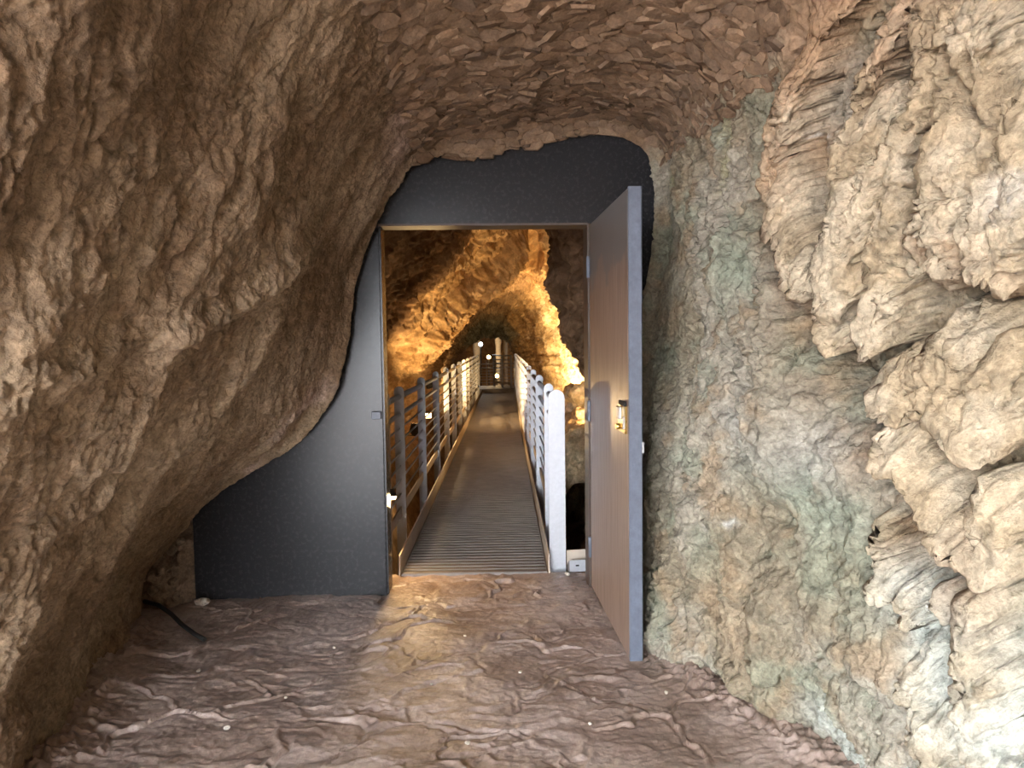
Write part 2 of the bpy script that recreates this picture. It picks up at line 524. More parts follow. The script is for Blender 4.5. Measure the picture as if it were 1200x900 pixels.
# cracks and undercuts: (line, width, depth)
CREVICES = [
    ([(1.03, 2.44, 2.53), (1.01, 2.77, 2.39), (1.01, 2.85, 2.23), (1.02, 2.8, 2.04), (1.03, 2.65, 1.76), (1.06, 2.48, 1.53), (1.09, 2.35, 1.33), (1.12, 2.24, 1.2), (1.14, 2.19, 1.07)], 0.035, 0.09),
    ([(1.02, 2.77, 1.92), (1.04, 2.56, 1.56), (1.07, 2.4, 1.35), (1.12, 2.26, 1.22)], 0.085, 0.24),
    ([(1.14, 2.16, 2.45), (1.12, 2.28, 2.3), (1.11, 2.35, 2.16)], 0.016, 0.07),
    ([(1.11, 2.37, 2.03), (1.09, 2.4, 1.9), (1.09, 2.38, 1.79)], 0.02, 0.1),
    ([(1.19, 2.06, 2.35), (1.19, 2.09, 2.22), (1.19, 2.12, 2.08)], 0.02, 0.12),
    ([(1.24, 1.96, 2.22), (1.23, 1.99, 2.07), (1.22, 2.01, 1.93)], 0.018, 0.1),
    ([(1.17, 2.14, 2.29), (1.15, 2.22, 2.15)], 0.012, 0.07),
    ([(1.28, 1.83, 2.25), (1.28, 1.83, 2.06)], 0.016, 0.09),
    ([(1.05, 2.47, 2.42), (1.06, 2.58, 2.23), (1.06, 2.61, 2.06)], 0.01, 0.05),
    ([(1.06, 2.36, 2.49), (1.07, 2.45, 2.33)], 0.01, 0.05),
    ([(0.73, 3.79, 0.72), (0.75, 3.1, 0.16)], 0.012, 0.03),
    ([(0.96, 2.86, 1.38), (0.93, 2.86, 1.03)], 0.012, 0.04),
    ([(1.04, 2.49, 0.96), (1.03, 2.5, 0.78)], 0.012, 0.04),
    ([(1.22, 2.0, 1.91), (1.21, 2.04, 1.81), (1.21, 2.01, 1.72), (1.24, 1.92, 1.63), (1.28, 1.78, 1.56)], 0.035, 0.13),
    ([(1.23, 1.94, 1.61), (1.28, 1.78, 1.51)], 0.03, 0.08),
    ([(1.25, 1.91, 2.29), (1.28, 1.86, 2.15)], 0.018, 0.1),
    ([(1.27, 1.86, 1.8), (1.27, 1.83, 1.65)], 0.018, 0.07),
    ([(1.09, 2.35, 1.65), (1.13, 2.23, 1.58), (1.15, 2.17, 1.47)], 0.028, 0.1),
    ([(1.15, 2.16, 1.04), (1.19, 2.08, 0.92), (1.23, 1.95, 0.85)], 0.035, 0.1),
    ([(1.14, 2.18, 0.96), (1.14, 2.19, 0.8), (1.17, 2.14, 0.68)], 0.02, 0.08),
    ([(1.2, 2.06, 0.84), (1.22, 2.0, 0.76), (1.25, 1.93, 0.64)], 0.035, 0.09),
    ([(1.26, 1.86, 0.87), (1.26, 1.88, 0.65)], 0.03, 0.08),
    ([(1.22, 2.04, 0.3), (1.24, 2.02, 0.21)], 0.02, 0.08),
    ([(1.18, 2.09, 1.39), (1.17, 2.11, 1.27)], 0.02, 0.08),
    ([(0.98, 3.03, 1.93), (0.94, 3.24, 1.76), (0.88, 3.46, 1.56)], 0.008, 0.035),
    ([(1.0, 2.63, 1.12), (0.99, 2.63, 0.94)], 0.012, 0.035),
    ([(1.01, 2.53, 0.62), (1.02, 2.49, 0.46), (1.04, 2.46, 0.35)], 0.012, 0.04),
    ([(1.1, 2.31, 0.36), (1.11, 2.31, 0.21)], 0.02, 0.07),
    ([(0.77, 3.45, 0.78), (0.73, 3.39, 0.46)], 0.012, 0.03),
    ([(0.97, 2.66, 0.8), (0.92, 2.71, 0.59)], 0.01, 0.03),
    ([(0.94, 3.14, 2.44), (0.96, 3.27, 2.14), (0.96, 3.18, 1.93)], 0.012, 0.035),
    ([(1.0, 2.9, 2.33), (1.0, 2.97, 2.04)], 0.016, 0.04),
    ([(0.9, 3.73, 2.46), (0.93, 3.64, 2.18)], 0.012, 0.025),
    ([(0.9, 2.74, 0.44), (0.87, 2.81, 0.2)], 0.01, 0.03),
]
# clay, algae and calcite stains, and light and shade painted on the left wall: (line, width, strength, colour)
STAINS = [
    ([(1.02, 2.39, 2.59), (1.03, 2.65, 2.38), (1.04, 2.69, 2.08)], 0.16, 0.85, (0.44, 0.26, 0.14)),
    ([(1.17, 2.09, 2.41), (1.14, 2.24, 2.21)], 0.07, 0.5, (0.44, 0.26, 0.14)),
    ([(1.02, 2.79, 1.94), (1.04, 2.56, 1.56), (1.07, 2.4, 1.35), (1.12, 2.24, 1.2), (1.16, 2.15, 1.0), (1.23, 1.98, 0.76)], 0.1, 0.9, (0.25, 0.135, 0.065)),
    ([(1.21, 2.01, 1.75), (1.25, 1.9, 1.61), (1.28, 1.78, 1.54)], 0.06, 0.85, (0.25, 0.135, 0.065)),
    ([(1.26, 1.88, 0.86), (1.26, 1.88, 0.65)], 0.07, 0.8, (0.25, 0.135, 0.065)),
    ([(0.99, 2.94, 1.83), (0.95, 3.06, 1.67)], 0.14, 0.6, (0.23, 0.265, 0.2)),
    ([(0.97, 2.69, 0.99), (1.11, 2.28, 0.83), (1.12, 2.25, 0.56)], 0.13, 0.6, (0.23, 0.265, 0.2)),
    ([(0.8, 3.9, 1.31), (0.74, 3.64, 0.74)], 0.12, 0.6, (0.22, 0.22, 0.16)),
    ([(0.9, 3.95, 2.38), (0.91, 3.79, 2.12)], 0.07, 0.7, (0.36, 0.33, 0.16)),
    ([(0.95, 3.22, 2.39), (0.97, 3.22, 2.21)], 0.05, 0.6, (0.36, 0.33, 0.16)),
    ([(1.21, 2.03, 0.72), (1.23, 2.01, 0.45)], 0.1, 0.6, (0.54, 0.6, 0.55)),
    ([(1.28, 1.84, 0.58), (1.27, 1.92, 0.27)], 0.14, 0.55, (0.54, 0.6, 0.55)),
    ([(1.07, 2.43, 0.09), (1.13, 2.31, 0.04)], 0.1, 0.6, (0.54, 0.6, 0.55)),
    ([(1.3, 1.82, 0.42), (1.3, 1.83, 0.42)], 0.1, 0.5, (0.54, 0.6, 0.55)),
    ([(0.84, 2.97, 0.69), (0.89, 2.82, 0.68)], 0.022, 0.9, (0.6, 0.59, 0.55)),
    ([(1.1, 2.3, 0.63), (1.1, 2.3, 0.62)], 0.018, 0.9, (0.6, 0.59, 0.55)),
    ([(0.95, 2.83, 1.17), (0.99, 2.65, 1.06), (1.06, 2.43, 1.06)], 0.12, 0.45, (0.36, 0.35, 0.32)),
    ([(0.81, 2.93, 0.41), (0.88, 2.79, 0.21)], 0.14, 0.5, (0.42, 0.31, 0.2)),
    ([(1.28, 1.82, 1.83), (1.28, 1.8, 1.74)], 0.05, 0.7, (0.6, 0.59, 0.55)),
    ([(1.07, 2.53, 2.19), (1.08, 2.51, 2.16)], 0.012, 0.9, (0.6, 0.59, 0.55)),
    ([(-0.35, 3.13, 2.6), (-0.52, 3.52, 2.5), (-0.72, 4.02, 2.44)], 0.11, 0.8, (0.5, 0.37, 0.31)),
    ([(-1.02, 3.97, 1.24), (-1.2, 3.66, 1.03), (-1.48, 3.94, 0.79)], 0.05, 0.7, (0.5, 0.37, 0.31)),
    ([(-0.92, 1.58, 2.09), (-0.81, 2.0, 2.17)], 0.35, 0.5, (0.2, 0.135, 0.085)),  # shade of the upper left wall put into its colour
    ([(-1.09, 3.48, 1.31), (-1.26, 2.6, 1.1), (-1.29, 2.12, 1.06)], 0.25, 0.45, (0.46, 0.36, 0.25)),  # lighter lower band, the fall of light painted in
    ([(-1.62, 2.42, 0.35), (-1.68, 2.41, 0.14)], 0.25, 0.6, (0.17, 0.115, 0.07)),  # darker patch at the foot of the left wall
]
# bands and hollows of the left wall
LEFT_RIDGES = [
    ([(-0.3, 3.21, 2.61), (-0.6, 4.03, 2.56), (-0.77, 3.79, 2.15)], 0.07, 0.05),
    ([(-0.87, 3.23, 1.97), (-0.96, 2.69, 1.69), (-1.03, 2.39, 1.53), (-1.1, 2.04, 1.42), (-1.16, 1.72, 1.37)], 0.05, 0.05),
    ([(-1.02, 3.97, 1.24), (-1.2, 3.66, 1.03), (-1.44, 3.75, 0.82)], 0.035, 0.035),
    ([(-0.9, 2.13, 1.92), (-1.0, 2.11, 1.65), (-1.1, 2.13, 1.42)], 0.07, -0.035),
    ([(-1.39, 2.1, 0.86), (-1.35, 2.64, 0.96), (-1.35, 4.0, 1.09)], 0.05, -0.025),
    ([(-0.67, 3.38, 2.34), (-0.82, 3.19, 2.07)], 0.05, -0.04),
    ([(-1.31, 2.28, 1.03), (-1.33, 2.02, 0.98), (-1.36, 1.85, 0.93)], 0.04, -0.03),
]


BULGES = globals().get('BULGES', [])
STAINS = globals().get('STAINS', [])
LOBES = globals().get('LOBES', [])
CREVICES = globals().get('CREVICES', [])
LEFT_RIDGES = globals().get('LEFT_RIDGES', [])


def front_displace(G):
    ns, nt = G.shape[:2]
    P = G.reshape(-1, 3)
    S = np.repeat(S_PAR, nt)
    T = np.tile(T_PAR, ns)
    wL = 1 - sstep(8.4, 9.6, S)
    wR = sstep(13.4, 14.6, S)
    wC = 1 - wL - wR
    fade = 1 - sstep(5.2, 6.1, T) * .75                    # calm towards the metal bulkhead
    fine = .45 + .55 * fade
    # ---------- first pass: the large shapes
    N = -grid_normals(G).reshape(-1, 3)
    h = np.zeros(len(P))
    shear = np.zeros((len(P), 3))
    m = wL > 0
    p = P[m]
    ax = np.array([-.62, .1, -.78]); ax /= np.linalg.norm(ax)
    q = p - (p @ ax)[:, None] * ax * 0.62                  # stretched along the slope
    lo = .075 * fbm(q * 1.7 + 3, 3)
    for pts, r, amp in LEFT_RIDGES:
        d, par = seg_dist(p + .03 * np.stack([fbm(p * 6 + k * 9, 3) for k in range(3)], 1), pts)
        lo += amp * np.exp(-(d / r) ** 2)
    h[m] += wL[m] * (lo - lo.mean()) * fade[m]
    m = wC > 0
    h[m] += wC[m] * .03 * fbm(P[m] * 2.2 + 8, 4) * fade[m]
    m = wR > 0
    p = P[m]
    warp = np.stack([fbm(p * 4.5 + k * 13, 4, gain=.55) for k in range(3)], 1)
    pw = p + .05 * warp
    rear = .10 * fbm(p * np.array([2.6, 2.6, 1.5]) + 5, 3) + .032 * ridged(p * np.array([6, 6, 2.2]) + .8 * warp, 2)
    lob = np.zeros(len(p))
    for pts, r0, r1, amp in LOBES:
        d, par = seg_dist(pw, pts)
        r = r0 + (r1 - r0) * par
        x = np.clip(d / r, 0, 1)
        b = 1.25 * amp * np.clip(1 - x ** 3.4, 0, 1) ** .55 * (d < r)
        lob = np.maximum(lob, b) + .10 * np.minimum(lob, b)
    front = sstep(.01, .06, lob)
    zone = np.clip(front + .55 * sstep(2.75, 2.2, p[:, 1]), 0, 1)
    hr = rear * (1 - zone) + lob - .07 * sstep(2.75, 2.35, p[:, 1]) * sstep(.5, .8, p[:, 2]) * (1 - front)
    for pts, r, amp in BULGES:
        d, par = seg_dist(pw, pts)
        hr += amp * np.sqrt(np.clip(1 - (d / r) ** 2, 0, 1))
    for pts, r, amp in CREVICES:
        d, par = seg_dist(pw, pts)
        hr += -amp * np.exp(-(d / r) ** 2)
    h[m] += wR[m] * hr * fade[m]
    shear[m] = (wR[m] * fade[m] * np.maximum(lob - .02, 0))[:, None] * np.array([0, .40, -.80])   # tips overhang
    lobm = np.zeros(len(P)); lobm[m] = front
    zn = np.zeros(len(P)); zn[m] = zone
    D = P + N * h[:, None] + shear
    # ---------- second pass: the relief of the rock surface itself, on the shape so far
    N = -grid_normals(smooth_grid(D.reshape(G.shape), 5, 2)).reshape(-1, 3)
    h = np.zeros(len(P))
    m = wL > 0
    p = D[m]
    q = p - (p @ ax)[:, None] * ax * 0.62
    w3 = np.stack([fbm(p * 3 + k * 11, 3) for k in range(3)], 1)
    hl = .028 * fbm(q * 5.0 + .3 * w3, 5, gain=.62) + .010 * ridged(q * 7 + w3, 3) + .006 * fbm(p * 60, 2)
    msk = sstep(-.2, .4, fbm(p * 1.8 + 40, 2))
    hl += -.024 * crack(q * 3.6 + .7 * w3, .05) * msk - .012 * crack(p * 8 + .8 * w3, .07) * msk
    d1, d2, cid = worley(p * 13 + .3 * fbm(p * 6, 2)[:, None])
    hl += -.016 * sstep(.36, .05, d1) * (cid > .7)
    h[m] += wL[m] * (hl - hl.mean())
    m = wC > 0
    h[m] += wC[m] * .012 * ridged(D[m] * np.array([9, 14, 12]), 4)
    m = wR > 0
    p = D[m]
    warp = np.stack([fbm(p * 4.5 + k * 13, 4, gain=.55) for k in range(3)], 1)
    vert = p * np.array([14, 14, 4.2]) + .8 * warp
    rear = .015 * fbm(p * 8, 5, gain=.56) - .055 * crack(vert * .42, .08) * sstep(-.3, .3, fbm(p * 2.5 + 9, 2)) - .014 * crack(vert, .08) - .007 * crack(p * 11 + warp, .08)
    pv = p * np.array([1, 1, .5])
    cr = .030 * fbm(pv * 7 + .4 * warp, 6, gain=.56)
    cr += -.042 * crack(pv * 4.6 + .8 * warp, .08) - .016 * crack(pv * 11 + .8 * warp, .11) - .045 * crack(p * np.array([6, 6, 1.5]) + 1.0 * warp, .10) * sstep(1.3, 1.9, p[:, 2])
    d1, d2, cid = worley(p * np.array([9, 9, 6]) + .6 * warp)
    cr += .014 * (cid - .5) * sstep(0, .12, d2 - d1) - .014 * sstep(.3, .05, d1) * (cid > .75)
    z = zn[m]
    h[m] += wR[m] * (rear * (1 - z) + cr * z)
    D = D + N * (h * fine)[:, None]
    return D.reshape(G.shape), h.reshape(ns, nt), lobm.reshape(ns, nt)


def lerp(a, b, t):
    return a + (b - a) * t[:, None]


def front_colors(G, lobm):
    ns, nt = G.shape[:2]
    p = G.reshape(-1, 3)
    S = np.repeat(S_PAR, nt)
    wL = 1 - sstep(8.2, 9.8, S)
    wR = sstep(13.2, 14.4, S)
    n1 = fbm(p * 1.6 + 2, 4)
    n2 = fbm(p * 5.5 + 7, 4)
    n3 = fbm(p * 3.1 + 31, 4)
    left = lerp(np.array([.225, .15, .088]), np.array([.36, .265, .17]), sstep(-.4, .5, n1))
    left = lerp(left, np.array([.20, .125, .07])[None], .7 * sstep(.1, .7, n2))
    left = lerp(left, np.array([.43, .32, .215])[None], .6 * sstep(.25, .75, n3))
    ceil = lerp(np.array([.21, .135, .08]), np.array([.27, .185, .12]), sstep(-.4, .4, n2))
    right = lerp(np.array([.27, .225, .155]), np.array([.36, .32, .25]), sstep(-.4, .4, n1))
    right = lerp(right, np.array([.23, .26, .19])[None], .55 * sstep(.05, .6, n3))
    right = lerp(right, np.array([.33, .23, .135])[None], .6 * sstep(.1, .7, -n2))
    lobe = lerp(np.array([.43, .335, .215]), np.array([.54, .45, .32]), sstep(-.3, .4, n2))
    lobe = lerp(lobe, np.array([.50, .31, .19])[None], sstep(.0, .5, p[:, 2] - 2.25 + .25 * (p[:, 1] - 2.2) + .25 * n1))
    right = lerp(right, lobe, lobm.ravel())
    for pts, r, amt, col in STAINS:
        d, par = seg_dist(p + .07 * np.stack([n2, n3, n1], 1), pts)
        k = amt * np.exp(-(d / r) ** 2)
        right = lerp(right, np.array(col)[None], k)
        left = lerp(left, np.array(col)[None], k)
    c = ceil
    c = lerp(c, left, wL)
    c = lerp(c, right, wR)
    return np.clip(c, .01, 1).reshape(G.shape)


BASE = front_base()
DISP, HGT, LOBM = front_displace(BASE)
FCOL = front_colors(DISP, LOBM)
iC0 = int(np.argmin(np.abs(S_PAR - 9.0)))
iC1 = int(np.argmin(np.abs(S_PAR - 14.0)))
wall_left = link('wall_left', grid_mesh('wall_left', DISP[:iC0 + 1], FCOL[:iC0 + 1]), None, M['rock'])
tag(wall_left, 'brown overhanging limestone wall sloping over the left side', 'cave wall', kind='structure')
ceiling = link('ceiling', grid_mesh('ceiling', DISP[iC0:iC1 + 1], FCOL[iC0:iC1 + 1]), None, M['flake'])
tag(ceiling, 'low brown vaulted rock ceiling covered with flaking chips', 'cave ceiling', kind='structure')
wall_right = link('wall_right', grid_mesh('wall_right', DISP[iC1:], FCOL[iC1:]), None, M['rock_right'])
tag(wall_right, 'pale lumpy daylit flowstone wall on the right', 'cave wall', kind='structure')

# ------------------------------------------------------------------ flakes of rock on the ceiling
def flake_mesh(k):
    r = random.Random(100 + k)
    n = r.choice((6, 7, 8, 9))
    bm = bmesh.new()
    base, top = [], []
    ph = r.random() * 6
    for i in range(n):
        a = i * 2 * math.pi / n + r.uniform(-.25, .25)
        rad = r.uniform(.72, 1.1)
        x, y = rad * math.cos(a), rad * .66 * math.sin(a)
        base.append(bm.verts.new((x, y, -.12)))
        top.append(bm.verts.new((x * .90, y * .90, .10 + r.uniform(-.015, .03))))
    c = bm.verts.new((r.uniform(-.2, .2), r.uniform(-.15, .15), .145))
    for i in range(n):
        j = (i + 1) % n
        bm.faces.new((base[i], base[j], top[j], top[i]))
        bm.faces.new((top[i], top[j], c))
    me = bpy.data.meshes.new('rock_flake')
    bm.normal_update()
    bm.to_mesh(me)
    a = me.color_attributes.new('rock_color', 'FLOAT_COLOR', 'POINT')
    tone = r.uniform(.62, 1.3)
    w = r.random()
    col = [(.205 + .05 * w) * tone, (.13 + .048 * w) * tone, (.076 + .046 * w) * tone, 1]
    for d in a.data:
        d.color = col
    bm.free()
    me.materials.append(M['flake'])
    return me


FLAKES = [flake_mesh(k) for k in range(18)]


def ceiling_spots():
    """jittered spots over the part of the vault that shows, with the surface frame at each"""
    Nrm = -grid_normals(DISP)
    spots = []
    i0 = int(np.argmin(np.abs(S_PAR - 8.75)))
    i1 = int(np.argmin(np.abs(S_PAR - 14.9)))
    taken = {}
    rr = random.Random(5)
    cand = 26000
    for _ in range(cand):
        i = rr.randint(i0, i1)
        j = rr.randint(90, 590)
        p = DISP[i, j]
        if p[1] < 2.0 or p[1] > 4.09:
            continue
        if LOBM[i, j] > .04 or (p[0] > .98 and p[1] < 2.75):
            continue
        if p[0] < -.55 or S_PAR[i] > 14.1 or (S_PAR[i] > 13.7 and rr.random() < .5):
            continue
        size = .062 if p[1] < 3.2 else .05
        size *= rr.uniform(.75, 1.35) * (1 - .3 * (S_PAR[i] > 13.6))
        key = (int(p[0] / .06), int(p[1] / .06), int(p[2] / .06))
        ok = True
        for a in (-1, 0, 1):
            for b in (-1, 0, 1):
                for c in (-1, 0, 1):
                    for qq in taken.get((key[0] + a, key[1] + b, key[2] + c), ()):
                        dx = qq - p
                        if dx[0] ** 2 * .7 + dx[1] ** 2 * 1.7 + dx[2] ** 2 < (size * .92) ** 2:
                            ok = False
        if not ok:
            continue
        taken.setdefault(key, []).append(p)
        spots.append((p.copy(), Nrm[i, j].copy(), size))
    return spots


SPOTS = ceiling_spots()
SPOTS.sort(key=lambda s: -(s[2] / s[0][1]) * (1 if abs((s[0][0]) / s[0][1]) < .72 and (s[0][2] - 1.45) / s[0][1] < .49 else .2))
rest_bm = bmesh.new()
rr = random.Random(9)
for k, (p, n, size) in enumerate(SPOTS):
    z = Vector(n)
    x = Vector((1, rr.uniform(-.35, .35), 0))
    x = (x - z * x.dot(z)).normalized()
    y = z.cross(x)
    Rm = Matrix((x, y, z)).transposed().to_4x4()
    tilt = Matrix.Rotation(rr.uniform(-.22, .07), 4, 'X') @ Matrix.Rotation(rr.uniform(-.12, .12), 4, 'Y')
    mw = Matrix.Translation(Vector(p) + z * rr.uniform(-.002, .008)) @ Rm @ tilt @ Matrix.Diagonal((size * rr.uniform(.9, 1.3), size, size * rr.uniform(.8, 1.4), 1))
    src = FLAKES[rr.randrange(len(FLAKES))]
    if k < 295:
        o = bpy.data.objects.new('rock_flake', src)
        o.parent = ceiling
        o.matrix_basis = mw
        COL.objects.link(o)
    else:
        nb = len(rest_bm.verts)
        rest_bm.from_mesh(src)
        rest_bm.verts.ensure_lookup_table()
        for v in rest_bm.verts[nb:]:
            v.co = mw @ v.co
me = bpy.data.meshes.new('small_rock_flakes')
rest_bm.to_mesh(me)
rest_bm.free()
me.materials.append(M['flake'])
o = link('small_rock_flakes', me, ceiling)
o['kind'] = 'stuff'

# ------------------------------------------------------------------ floor: stamped, wet, trodden
def build_floor():
    X = dense([(-16, -3.2, 24), (-3.2, -2.1, 14), (-2.1, 1.5, 430), (1.5, 4, 12)])
    Y = dense([(-16, -3.5, 20), (-3.5, 1.9, 40), (1.9, 3.3, 250), (3.3, 4.35, 150), (4.35, 4.44, 8)])
    xx, yy = np.meshgrid(X, Y, indexing='ij')
    G = np.stack([xx, yy, np.zeros_like(xx)], -1)
    p = G.reshape(-1, 3).copy()
    w = np.stack([fbm(p * 2.6 + 4, 4), fbm(p * 2.6 + 50, 4), np.zeros(len(p))], 1)
    q = (p + .15 * w) * np.array([2.3, 3.3, 1]) + np.array([.3, .1, .5])
    d1, d2, cid = worley(q, .9)
    edge = d2 - d1
    slab = (cid - .5) * .016
    keep = sstep(-.35, .25, fbm(p * 2.3 + 70, 2))
    z = slab * sstep(.0, .10, edge) + keep * (.009 * np.exp(-(edge / .028) ** 2) - .008 * np.exp(-((edge - .085) / .035) ** 2))
    q2 = (p + .10 * w) * np.array([5.5, 9, 1]) + 3.7
    e1, e2, c2 = worley(q2, .9)
    z += (c2 - .5) * .006 * sstep(0, .2, e2 - e1) + .006 * np.exp(-((e2 - e1) / .06) ** 2) * sstep(.0, .5, fbm(p * 3 + 20, 2))
    z += .012 * fbm(p * 1.8, 3) + .005 * fbm(p * np.array([6, 11, 1]) + w, 4, gain=.55) + .0025 * fbm(p * 34, 3)
    d, par = seg_dist(p, [(.72, 3.5, 0), (.85, 2.9, 0), (1.14, 2.3, 0), (1.4, 1.5, 0)])
    z += .035 * np.exp(-(d / .12) ** 2) * (1 + .6 * fbm(p * 22, 5, gain=.65))
    d, par = seg_dist(p, [(-2.0, 3.6, 0), (-1.93, 3.2, 0), (-1.68, 2.4, 0), (-1.58, 1.5, 0)])
    z += .045 * np.exp(-(d / .16) ** 2) * (1 + .6 * fbm(p * 22, 5, gain=.65))
    z -= .012
    G[..., 2] = z.reshape(xx.shape)
    n = fbm(p * 2.5 + 9, 4)
    c = lerp(np.array([.29, .21, .17]), np.array([.42, .33, .285]), sstep(-.4, .4, n))
    c = lerp(c, np.array([.14, .09, .065])[None], .5 * sstep(.1, .6, fbm(p * 6 + 3, 4)))
    return G, c.reshape(G.shape)


G, c = build_floor()
# the slab's front edge drops into the pit under the footbridge
E1 = G[:, -1:].copy(); E1[..., 2] = -1.9
Gf = np.concatenate([G, E1], 1); cf = np.concatenate([c, c[:, -1:]], 1)
floor = link('floor', grid_mesh('floor', Gf, cf), None, M['rock_floor'])
tag(floor, 'damp brown stamped stone floor with raised creases', 'floor', kind='structure')

# ------------------------------------------------------------------ steel bulkhead with the doorway
BA = math.atan(.045)
wb = empty('wall_back', (0, 4.12, 0), BA)
tag(wb, 'dark grey steel bulkhead closing the passage around the doorway', 'bulkhead', kind='structure')
XL, XR, ZT = -.752, .449, 2.135
MB().prism([(-1.85, -.06), (XL, -.06), (XL, 2.95), (-.3, 2.95), (-1.1, 2.3), (-1.5, 1.3), (-1.85, .78)], .022, 'Y', 0).build('left_panel', M['panel'], wb)
MB().prism([(XL, ZT), (XR + .02, ZT), (XR + .02, 2.95), (XL, 2.95)], .022, 'Y', .0012).build('header_panel', M['panel'], wb)
MB().prism([(XR + .02, -.06), (1.06, -.06), (1.06, 2.72), (.95, 2.95), (XR + .02, 2.95)], .022, 'Y', 0).build('right_panel', M['panel'], wb)
MB().box((XL + .006, .10, 1.04), (.012, .16, 2.19)).build('jamb', M['panel'], wb)
MB().box((XR + .006, .10, 1.04), (.012, .16, 2.19)).build('jamb', M['frame'], wb)
MB().box(((XL + XR) / 2, .075, ZT - .004), (XR - XL, .15, .012)).build('lintel_strip', M['frame'], wb)
MB().box((-.784, -.012, 1.045), (.055, .024, .045), bevel=.004).box((-.765, -.028, 1.045), (.012, .02, .03)).build('strike_plate', M['door_edge'], wb)

# ------------------------------------------------------------------ the open steel door
def door_leaf_mat():
    m, nt, b = new_mat('brown_weathered_door_paint')
    L = nt.links.new
    tc = nd(nt, 'ShaderNodeTexCoord')
    mp = nd(nt, 'ShaderNodeMapping')
    mp.inputs['Scale'].default_value = (22, 22, 1.1)
    L(tc.outputs['Object'], mp.inputs['Vector'])
    st = nd(nt, 'ShaderNodeTexNoise', Scale=2.4, Detail=7.0, Roughness=0.7)
    L(mp.outputs[0], st.inputs['Vector'])
    ramp = nd(nt, 'ShaderNodeMix', data_type='RGBA')
    ramp.inputs['A'].default_value = (.16, .105, .078, 1)
    ramp.inputs['B'].default_value = (.37, .265, .21, 1)
    rg = nd(nt, 'ShaderNodeMapRange')
    rg.inputs['From Min'].default_value = .3
    rg.inputs['From Max'].default_value = .75
    L(st.outputs['Fac'], rg.inputs['Value'])
    L(rg.outputs[0], ramp.inputs['Factor'])
    # a bare grey patch at the head of the leaf
    sep = nd(nt, 'ShaderNodeSeparateXYZ')
    L(tc.outputs['Object'], sep.inputs[0])
    nz = nd(nt, 'ShaderNodeTexNoise', Scale=5.0, Detail=3.0)
    L(tc.outputs['Object'], nz.inputs['Vector'])
    ad = nd(nt, 'ShaderNodeMath', operation='MULTIPLY_ADD')
    ad.inputs[1].default_value = .45
    L(nz.outputs['Fac'], ad.inputs[0])
    L(sep.outputs['Z'], ad.inputs[2])
    rz = nd(nt, 'ShaderNodeMapRange', interpolation_type='SMOOTHSTEP')
    rz.inputs['From Min'].default_value = 2.02
    rz.inputs['From Max'].default_value = 2.08
    L(ad.outputs[0], rz.inputs['Value'])
    mx = nd(nt, 'ShaderNodeMix', data_type='RGBA')
    mx.inputs['B'].default_value = (.17, .15, .14, 1)
    L(ramp.outputs['Result'], mx.inputs['A'])
    L(rz.outputs[0], mx.inputs['Factor'])
    L(mx.outputs['Result'], b.inputs['Base Color'])
    b.inputs['Roughness'].default_value = .38
    bp = nd(nt, 'ShaderNodeBump', Strength=.15, Distance=.003)
    L(st.outputs['Fac'], bp.inputs['Height'])
    L(bp.outputs[0], b.inputs['Normal'])
    return m


M['door_face'] = door_leaf_mat()
HX, HY = .452, 4.10
EX, EY = .514, 3.115
DL = math.hypot(EX - HX, EY - HY)
dang = math.atan2(EY - HY, EX - HX)                 # leaf runs along local +x from the hinge
door = empty('door_1', (HX, HY, 0.0), dang)
tag(door, 'brown steel door standing open with blue grey edge', 'door', kind='structure')
MB().box((DL / 2 - .012, .024, 1.068), (DL - .024, .046, 2.10), bevel=.002).build('leaf', M['door_face'], door)
tag(MB().box((DL - .006, .029, 1.068), (.016, .058, 2.108), bevel=.002).build('edge_strip', M['door_edge'], door), 'blue grey painted leading edge')
MB().box((DL - .06, .056, 1.068), (.10, .014, 2.112), bevel=.002).build('rebate_strip', M['door_edge'], door)
MB().box((DL - .004, .062, .98), (.012, .01, .05), bevel=.002).build('latch_tongue', M['galv'], door)
lk = MB().box((DL - .115, -.004, 1.10), (.15, .010, .13), bevel=.004).build('lock_plate', M['brass'], door)
tag(lk, 'worn brass lock plate with torn opening')
MB().box((DL - .135, -.016, 1.125), (.06, .016, .06), bevel=.004).build('lock_case', M['galv'], lk)
MB().box((DL - .06, -.011, 1.085), (.022, .008, .055), bevel=.002).build('latch_bolt', M['galv'], lk)
MB().box((DL - .09, -.010, 1.172), (.11, .014, .022), bevel=.004).build('torn_hole', M['black'], lk)
MB().tube([(DL - .15, -.008, 1.06), (DL - .15, -.028, 1.06)], .014, 10).build('key_barrel', M['brass'], lk)
for z in (.25, 1.05, 1.88):
    MB().lathe([(.011, -.06), (.012, -.055), (.012, .055), (.011, .06)], (-.004, -.006, z), 10).build('hinge', M['door_edge'], door)

